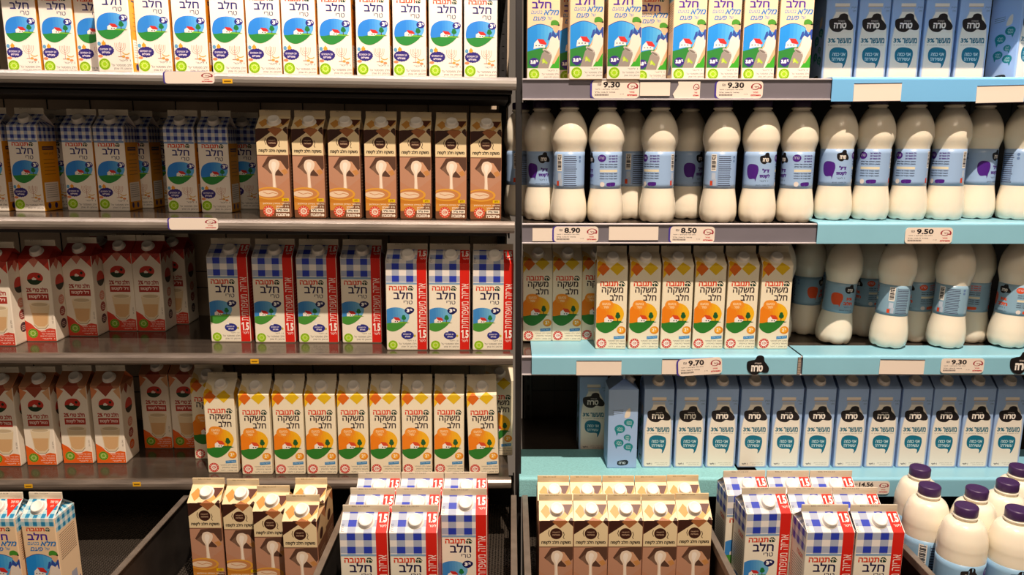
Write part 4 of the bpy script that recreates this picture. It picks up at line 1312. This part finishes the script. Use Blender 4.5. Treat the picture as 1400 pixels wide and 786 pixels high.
def tag(px0, px1, py0, py1, yfront, label, price=None, blank=False, tilt=0.0, case=RIGHT, purple=True, group='price tags on the rails', torn=False):
    yy = yfront; pm = (py0 + py1) / 2; z = z_at(pm, yy)
    x = x_at((px0 + px1) / 2, yy, z)
    dep = (yy + D) * CT - (z - EYE) * ST
    w = (px1 - px0) / F * dep; h = (py1 - py0) / F * dep
    M = Matrix.Translation((x, yy, z)) @ Matrix.Rotation(math.radians(-tilt), 4, 'Y')
    name = 'blank_shelf_label' if blank else 'price_tag'
    o = empty(name, M); setp(o, label, 'blank label' if blank else 'price tag', group)
    mb = MB(); 
    if blank:
        mb.box(-w / 2, w / 2, -.0006, .0006, -h / 2, h / 2, ink(CARD))
        mb.obj('card', o)
        def e(mb):
            mb.box(-w / 2, w / 2, -.0012, .0001, -h / 2 - .0012, -h / 2 + .0004, ink('2a2428')); mb.box(-w / 2, w / 2, -.0012, .0001, h / 2 - .0004, h / 2 + .0008, ink('3a3034'))
        sub(o, 'holder_edge', e)
        return o
    r = h * .22
    def rr_(x0, x1, z0, z1, r):
        P = []
        for (cx, cz, a0) in ((x0 + r, z0 + r, PI), (x1 - r, z0 + r, 1.5 * PI), (x1 - r, z1 - r, 0), (x0 + r, z1 - r, .5 * PI)):
            for k in range(5): a = a0 + k * PI / 8; P.append((cx + r * math.cos(a), cz + r * math.sin(a)))
        return P
    if torn:
        P = [(-w / 2 + .004, -h / 2), (w / 2, -h / 2), (w / 2, h / 2), (-w * .32, h / 2), (-w * .3, h * .3), (-w * .38, h * .05), (-w / 2, -h * .25)]
    else: P = rr_(-w / 2 + .002, w / 2, -h / 2, h / 2, r)
    def plate(mb, P, y0, y1, c):
        A = [(p, y0, q) for p, q in P]; B = [(p, y1, q) for p, q in P]
        mb.grid([A, B], ink(c), smooth=False); mb.fan(A, ink(c)); mb.fan(B, ink(c), True)
    if purple:
        sub(o, 'purple_backing', lambda mb: plate(mb, rr_(-w / 2 - .0015, w / 2 - .012, -h / 2 - .0004, h / 2 + .0004, r), .0001, .0008, PURP))
    sub(o, 'card', lambda mb: plate(mb, P, -.0007, 0, CARD))
    a = Art()
    if price:
        a.part('price_digits'); a.text(price, -.25, .08, .10, .42, '231c20', bold=.022); a.text('₪', -.36, .2, -.29, .33, '4a4246', res=1)
    a.part('small_print')
    a.text('חלב טרי בקרטון 1 ליטר', -.42, -.04, .08, .03, '3a3034', res=1, bold=.02) if price else None
    if price:
        a.text('מחיר ל-100 מ"ל', -.42, -.2, .0, -.13, '3a3034', res=1, bold=.02); a.text('IIIIIIIIIIIIII', -.42, -.36, -.14, -.26, '4a4246', bold=.02, res=1); a.text('0.93', .1, -.3, .18, -.24, '6a5e60', res=1)
    a.part('store_logo')
    a.line([(.36 + .1 * math.cos(t), .15 + .2 * math.sin(t)) for t in (-.6 + 4.2 * k / 12 for k in range(13))], .032, 'a02838')
    a.line([(.28, .02), (.36, .0), (.44, .12)], .036, 'a02838'); a.text('דיל', .32, .1, .41, .2, '8a2838', bold=.03, res=1)
    a.text('מחיר', .29, -.2, .4, -.12, 'c83038', bold=.03, res=1); a.text('משתלם', .25, -.37, .46, -.27, 'c83038', bold=.05, res=1)
    for pn, me in build_art(a, None, None, [('front', [], lambda u, v, oo: (u * w, -.0007 - oo * .6, v * h))]): link(pn, me, o)
    return o


RF = -.0022   # just in front of the grey rail
BF = -.0110   # just in front of the blue covers
tag(808, 874, 110, 134, RF - .001, 'price tag reading 9.30 below the two overhanging cartons', '9.30')
tag(875, 916, 112, 131, RF, 'blank cream label right of the first top shelf price tag', blank=True, group='blank cream labels')
tag(920, 957, 112, 134, RF, 'torn price tag with red logo and no price, top right shelf', None, purple=False, torn=True)
tag(978, 1043, 111, 134, RF, 'price tag reading 9.30 below the last whole milk cartons', '9.30')
tag(1167, 1232, 114.5, 138, BF - .001, 'blank cream label on the sky blue cover, left one', blank=True, tilt=.8, group='blank cream labels')
tag(1335, 1400, 117.5, 140, BF - .001, 'blank cream label on the sky blue cover at the right edge', blank=True, tilt=1.5, group='blank cream labels')
tag(728, 757, 311, 330, RF, 'blank cream label left of the 8.90 price tag', blank=True, group='blank cream labels')
tag(756, 818, 309.5, 331, RF - .0015, 'price tag reading 8.90 below the leftmost bottles', '8.90')
tag(832.5, 900, 309, 328.5, RF, 'blank cream label between the 8.90 and 8.50 price tags', blank=True, group='blank cream labels')
tag(915, 977, 309.5, 332, RF, 'price tag reading 8.50 on the second right shelf', '8.50', tilt=-.6)
tag(1236, 1302, 311, 333, BF - .001, 'price tag reading 9.50 on the light blue cover of the second shelf', '9.50', purple=False)
tag(788, 849.5, 493, 513.5, BF - .001, 'blank cream label below the first yellow cartons, third right shelf', blank=True, group='blank cream labels')
tag(905, 935, 491, 512, BF - .001, 'blank cream label tucked behind the tilted 9.70 price tag', blank=True, group='blank cream labels')
tag(926, 987, 489.5, 513, BF - .004, 'tilted price tag reading 9.70 below the yellow cartons', '9.70', tilt=4.0)
tag(1202.5, 1263.5, 491.5, 512, BF - .001, 'blank cream label left of the 9.30 tag, third right shelf', blank=True, group='blank cream labels', tilt=-.5)
tag(1285, 1345, 489.5, 510.5, BF - .001, 'price tag reading 9.30 below the orange labelled bottles', '9.30', purple=False)
tag(1160, 1216, 657, 676, -.0140, 'price tag reading 14.56 behind the cartons of the right well', '14.56', purple=False)
# tags on the left bumpers and the yellow stickers
tag(224, 293, 98, 114, bump_y(258) - .003, 'white tag with purple end and red logo on the top left bumper', None, case=LEFT, group='tags on the left bumpers')
tag(230, 298, 298, 314, bump_y(264) - .003, 'white tag with red logo on the second left bumper', None, case=LEFT, group='tags on the left bumpers')


def sticker(px, py, w, h, label, dy):
    z = z_at(py, dy); x = x_at(px, dy, z)
    o = empty('yellow_sticker', Matrix.Translation((x, dy, z)) @ Matrix.Rotation(math.radians(2.0), 4, 'Z')); setp(o, label, 'sticker', 'yellow stickers on the left bumpers')
    sub(o, 'backing', lambda mb: mb.box(-w / 2, w / 2, -.0004, .0005, -h / 2, h / 2, YELLOW)); sub(o, 'printed_line', lambda mb: mb.box(-w * .35, w * .35, -.0007, -.0003, -h * .12, h * .12, ink('7a5a14')))





sticker(311, 111, .020, .009, 'yellow sticker on the top left bumper', bump_y(311))
sticker(348, 494, .018, .010, 'yellow sticker on the third left bumper', bump_y(348))
sticker(39, 664.5, .018, .009, 'worn yellow sticker at the far left of the lowest bumper', bump_y(39))
sticker(187, 662, .018, .010, 'yellow sticker right of the orange cartons on the lowest bumper', bump_y(187))


# ------------------------------------------------------------------ wells with dividers and wire floors
def grid_floor(mb, x0, x1, y0, y1, z, step=.0085, r=.0009):
    m = mat('floor_mesh_wire', '6c6258', rough=.4, metal=.6)
    L = (x1 - x0) + (y1 - y0); n = int(L / step)
    for s in (1, -1):
        for k in range(-n, 2 * n):
            # diagonal bars y = y0 + s*.55*(x - c)
            c = x0 + k * step * 1.6 - (y1 - y0) / .55 * (0 if s > 0 else -0)
            pts = []
            for (X) in (x0, x1):
                pts.append((X, y0 + s * .55 * (X - c)))
            (xa, ya), (xb, yb) = pts
            # clip to y range
            def cl(xa, ya, xb, yb):
                if (ya < y0 and yb < y0) or (ya > y1 and yb > y1): return None
                P = []
                for (x_, y_, x2, y2) in ((xa, ya, xb, yb), (xb, yb, xa, ya)):
                    if y_ < y0: t = (y0 - y_) / (y2 - y_); P.append((x_ + (x2 - x_) * t, y0))
                    elif y_ > y1: t = (y1 - y_) / (y2 - y_); P.append((x_ + (x2 - x_) * t, y1))
                    else: P.append((x_, y_))
                return P
            q = cl(xa, ya, xb, yb)
            if not q: continue
            (xa, ya), (xb, yb) = q
            dx, dy = xb - xa, yb - ya; l = math.hypot(dx, dy)
            if l < .004: continue
            nx, ny = -dy / l * r, dx / l * r
            A = [(xa - nx, ya - ny), (xb - nx, yb - ny), (xb + nx, yb + ny), (xa + nx, ya + ny)]
            mb.face([(p, w_, z) for p, w_ in A], m)
            mb.face([(p, w_, z - .0015) for p, w_ in A][::-1], m)
            for i in range(4):
                p, w_ = A[i]; p2, w2 = A[(i + 1) % 4]
                mb.face([(p, w_, z - .0015), (p2, w2, z - .0015), (p2, w2, z), (p, w_, z)], m)


DZ = EYE - .81
YF, YB = -.36, .22


def wells(name, xs, label, ends, front_extra=None):
    o = empty(name, RIGHT); setp(o, label, 'display well')
    x0, x1 = xs[0], xs[-1]
    for i in range(len(xs) - 1):
        a, b = xs[i] + .006, xs[i + 1] - .006
        mb = MB(); mb.weld = False; grid_floor(mb, a, b, YF + .006, YB - .002, FLOOR); mb.obj('wire_floor', o)
    sub(o, 'floor_pan', lambda mb: mb.box(x0, x1, YF, YB, FLOOR - .03, FLOOR - .022, DARK))
    sub(o, 'back_plate', lambda mb: mb.box(x0, x1, YB, YB + .004, FLOOR - .03, EYE - .875, DARK))
    for i, x in enumerate(xs):
        if not ends[i]: continue
        mb = MB(); mb.box(x - .002, x + .002, YF + .002, -.018, FLOOR - .02, DZ - .002, WELL); mb.box(x - .002, x + .002, -.018, YB - .001, FLOOR - .02, DZ - .055, WELL); d = mb.obj('divider', o)
        mb = MB(); mb.box(x - .0065, x + .0065, YF + .002, -.018, DZ - .004, DZ, RIM, bev=.0015); mb.box(x - .0065, x - .0045, YF + .002, -.018, DZ - .016, DZ - .003, RIM); mb.obj('divider_rim', d)
    mb = MB(); mb.box(x0, x1, YF - .006, YF, FLOOR - .1, DZ - .006, WELL); mb.sweep([(YF - .014, DZ - .012), (YF + .004, DZ - .012), (YF + .004, DZ - .002), (YF + .001, DZ), (YF - .011, DZ), (YF - .014, DZ - .003)], x0, x1, RIM)
    mb.obj('front_panel', o)
    sub(o, 'lower_skirt', lambda mb: mb.box(x0, x1, YF - .012, YF - .0065, .02, FLOOR - .1, DARK))
    return o


xd = [x_at(155, y_at(786, DZ), DZ), x_at(455, y_at(735, DZ), DZ), x_at(969, y_at(735, DZ), DZ) + .011, x_at(1234, y_at(742, DZ), DZ) - .002]
print('DIVIDERS', [round(v, 3) for v in xd])
wells('display_well', [-1.25, xd[0], xd[1], .004], 'left display well with wire floor and steel dividers below the shelves', [1, 1, 1, 1])
wells('display_well', [.030, xd[2], xd[3], 1.30], 'right display well with wire floor and steel dividers below the shelves', [1, 1, 1, 1])

# small torn paper curl above the turned blue carton and the grey bracket between the covers
mb = MB(); zz = ZR['D']; xa = xr(1016, zz); xb = xr(1039, zz)
o = empty('shelf_clip', Matrix.Translation(((xa + xb) / 2, .012, zz + .001))); setp(o, 'small dark grey metal clip between the two lowest blue covers', 'clip')
sub(o, 'plate', lambda mb: mb.box(-(xb - xa) / 2 + .001, (xb - xa) / 2 - .001, -.012, .02, -.001, .0004, WELL)); sub(o, 'lip', lambda mb: mb.box(-(xb - xa) / 2 + .001, (xb - xa) / 2 - .001, -.0175, -.0165, -.02, .0004, WELL))

# the shop floor
mb = MB(); mb.box(-4, 4, -5, .6, -.05, 0, mat('shop_floor_tile', '9a9286', rough=.35, noise=.08, nscale=3)); o = mb.obj('floor'); setp(o, kind='structure')

# ------------------------------------------------------------------ light
def spot(loc, target, power, size, col, ang, blend=.6):
    l = bpy.data.lights.new('ceiling_spot', 'SPOT'); l.energy = power; l.shadow_soft_size = size; l.color = col; l.spot_size = math.radians(ang); l.spot_blend = blend
    o = bpy.data.objects.new('ceiling_spot', l); COL.objects.link(o); o.location = loc
    o.rotation_euler = (Vector(target) - Vector(loc)).to_track_quat('-Z', 'Y').to_euler(); return o


spot((.45, -1.75, EYE + 3.1), (.15, 0, EYE - .2), 800, .022, (1.0, .81, .65), 60, .5)
l = bpy.data.lights.new('fill_panel', 'AREA'); l.energy = 12; l.size = 1.2; l.size_y = .6; l.shape = 'RECTANGLE'; l.color = (1.0, .80, .60)  # added soft fill for the shaded fronts, not a fixture of the shop
o = bpy.data.objects.new('fill_panel', l); COL.objects.link(o); o.location = (.5, -2.4, EYE + 1.5); o.rotation_euler = (Vector((.2, 0, EYE - .3)) - o.location).to_track_quat('-Z', 'Y').to_euler()
w = bpy.data.worlds.new('World'); S.world = w; w.use_nodes = True
w.node_tree.nodes['Background'].inputs[0].default_value = (1.0, .77, .58, 1); w.node_tree.nodes['Background'].inputs[1].default_value = .15

for (xc, wd, M_) in ((-.80, 1.5, LEFT), (.82, 1.5, RIGHT)):      # the tube light under each case's canopy
    l = bpy.data.lights.new('canopy_tube', 'AREA'); l.shape = 'RECTANGLE'; l.size = wd; l.size_y = .03; l.energy = 4.0; l.color = (1.0, .86, .82)
    o = bpy.data.objects.new('canopy_tube', l); COL.objects.link(o)
    o.matrix_world = M_ @ Matrix.Translation((xc, -.03, EYE + .44)) @ Matrix.Rotation(math.radians(14), 4, 'X')
# ------------------------------------------------------------------ camera
cam = bpy.data.cameras.new('camera'); cam.sensor_width = 36; cam.lens = 36 * F / 1400; cam.clip_start = .01
o = bpy.data.objects.new('camera', cam); COL.objects.link(o); o.location = (0, -D, EYE); o.rotation_euler = (PI / 2 - TH, 0, 0)
S.camera = o
S.view_settings.view_transform = 'Standard'; S.view_settings.look = 'None'; S.view_settings.gamma = 1; S.view_settings.exposure = 0.2
S.view_settings.use_curve_mapping = False
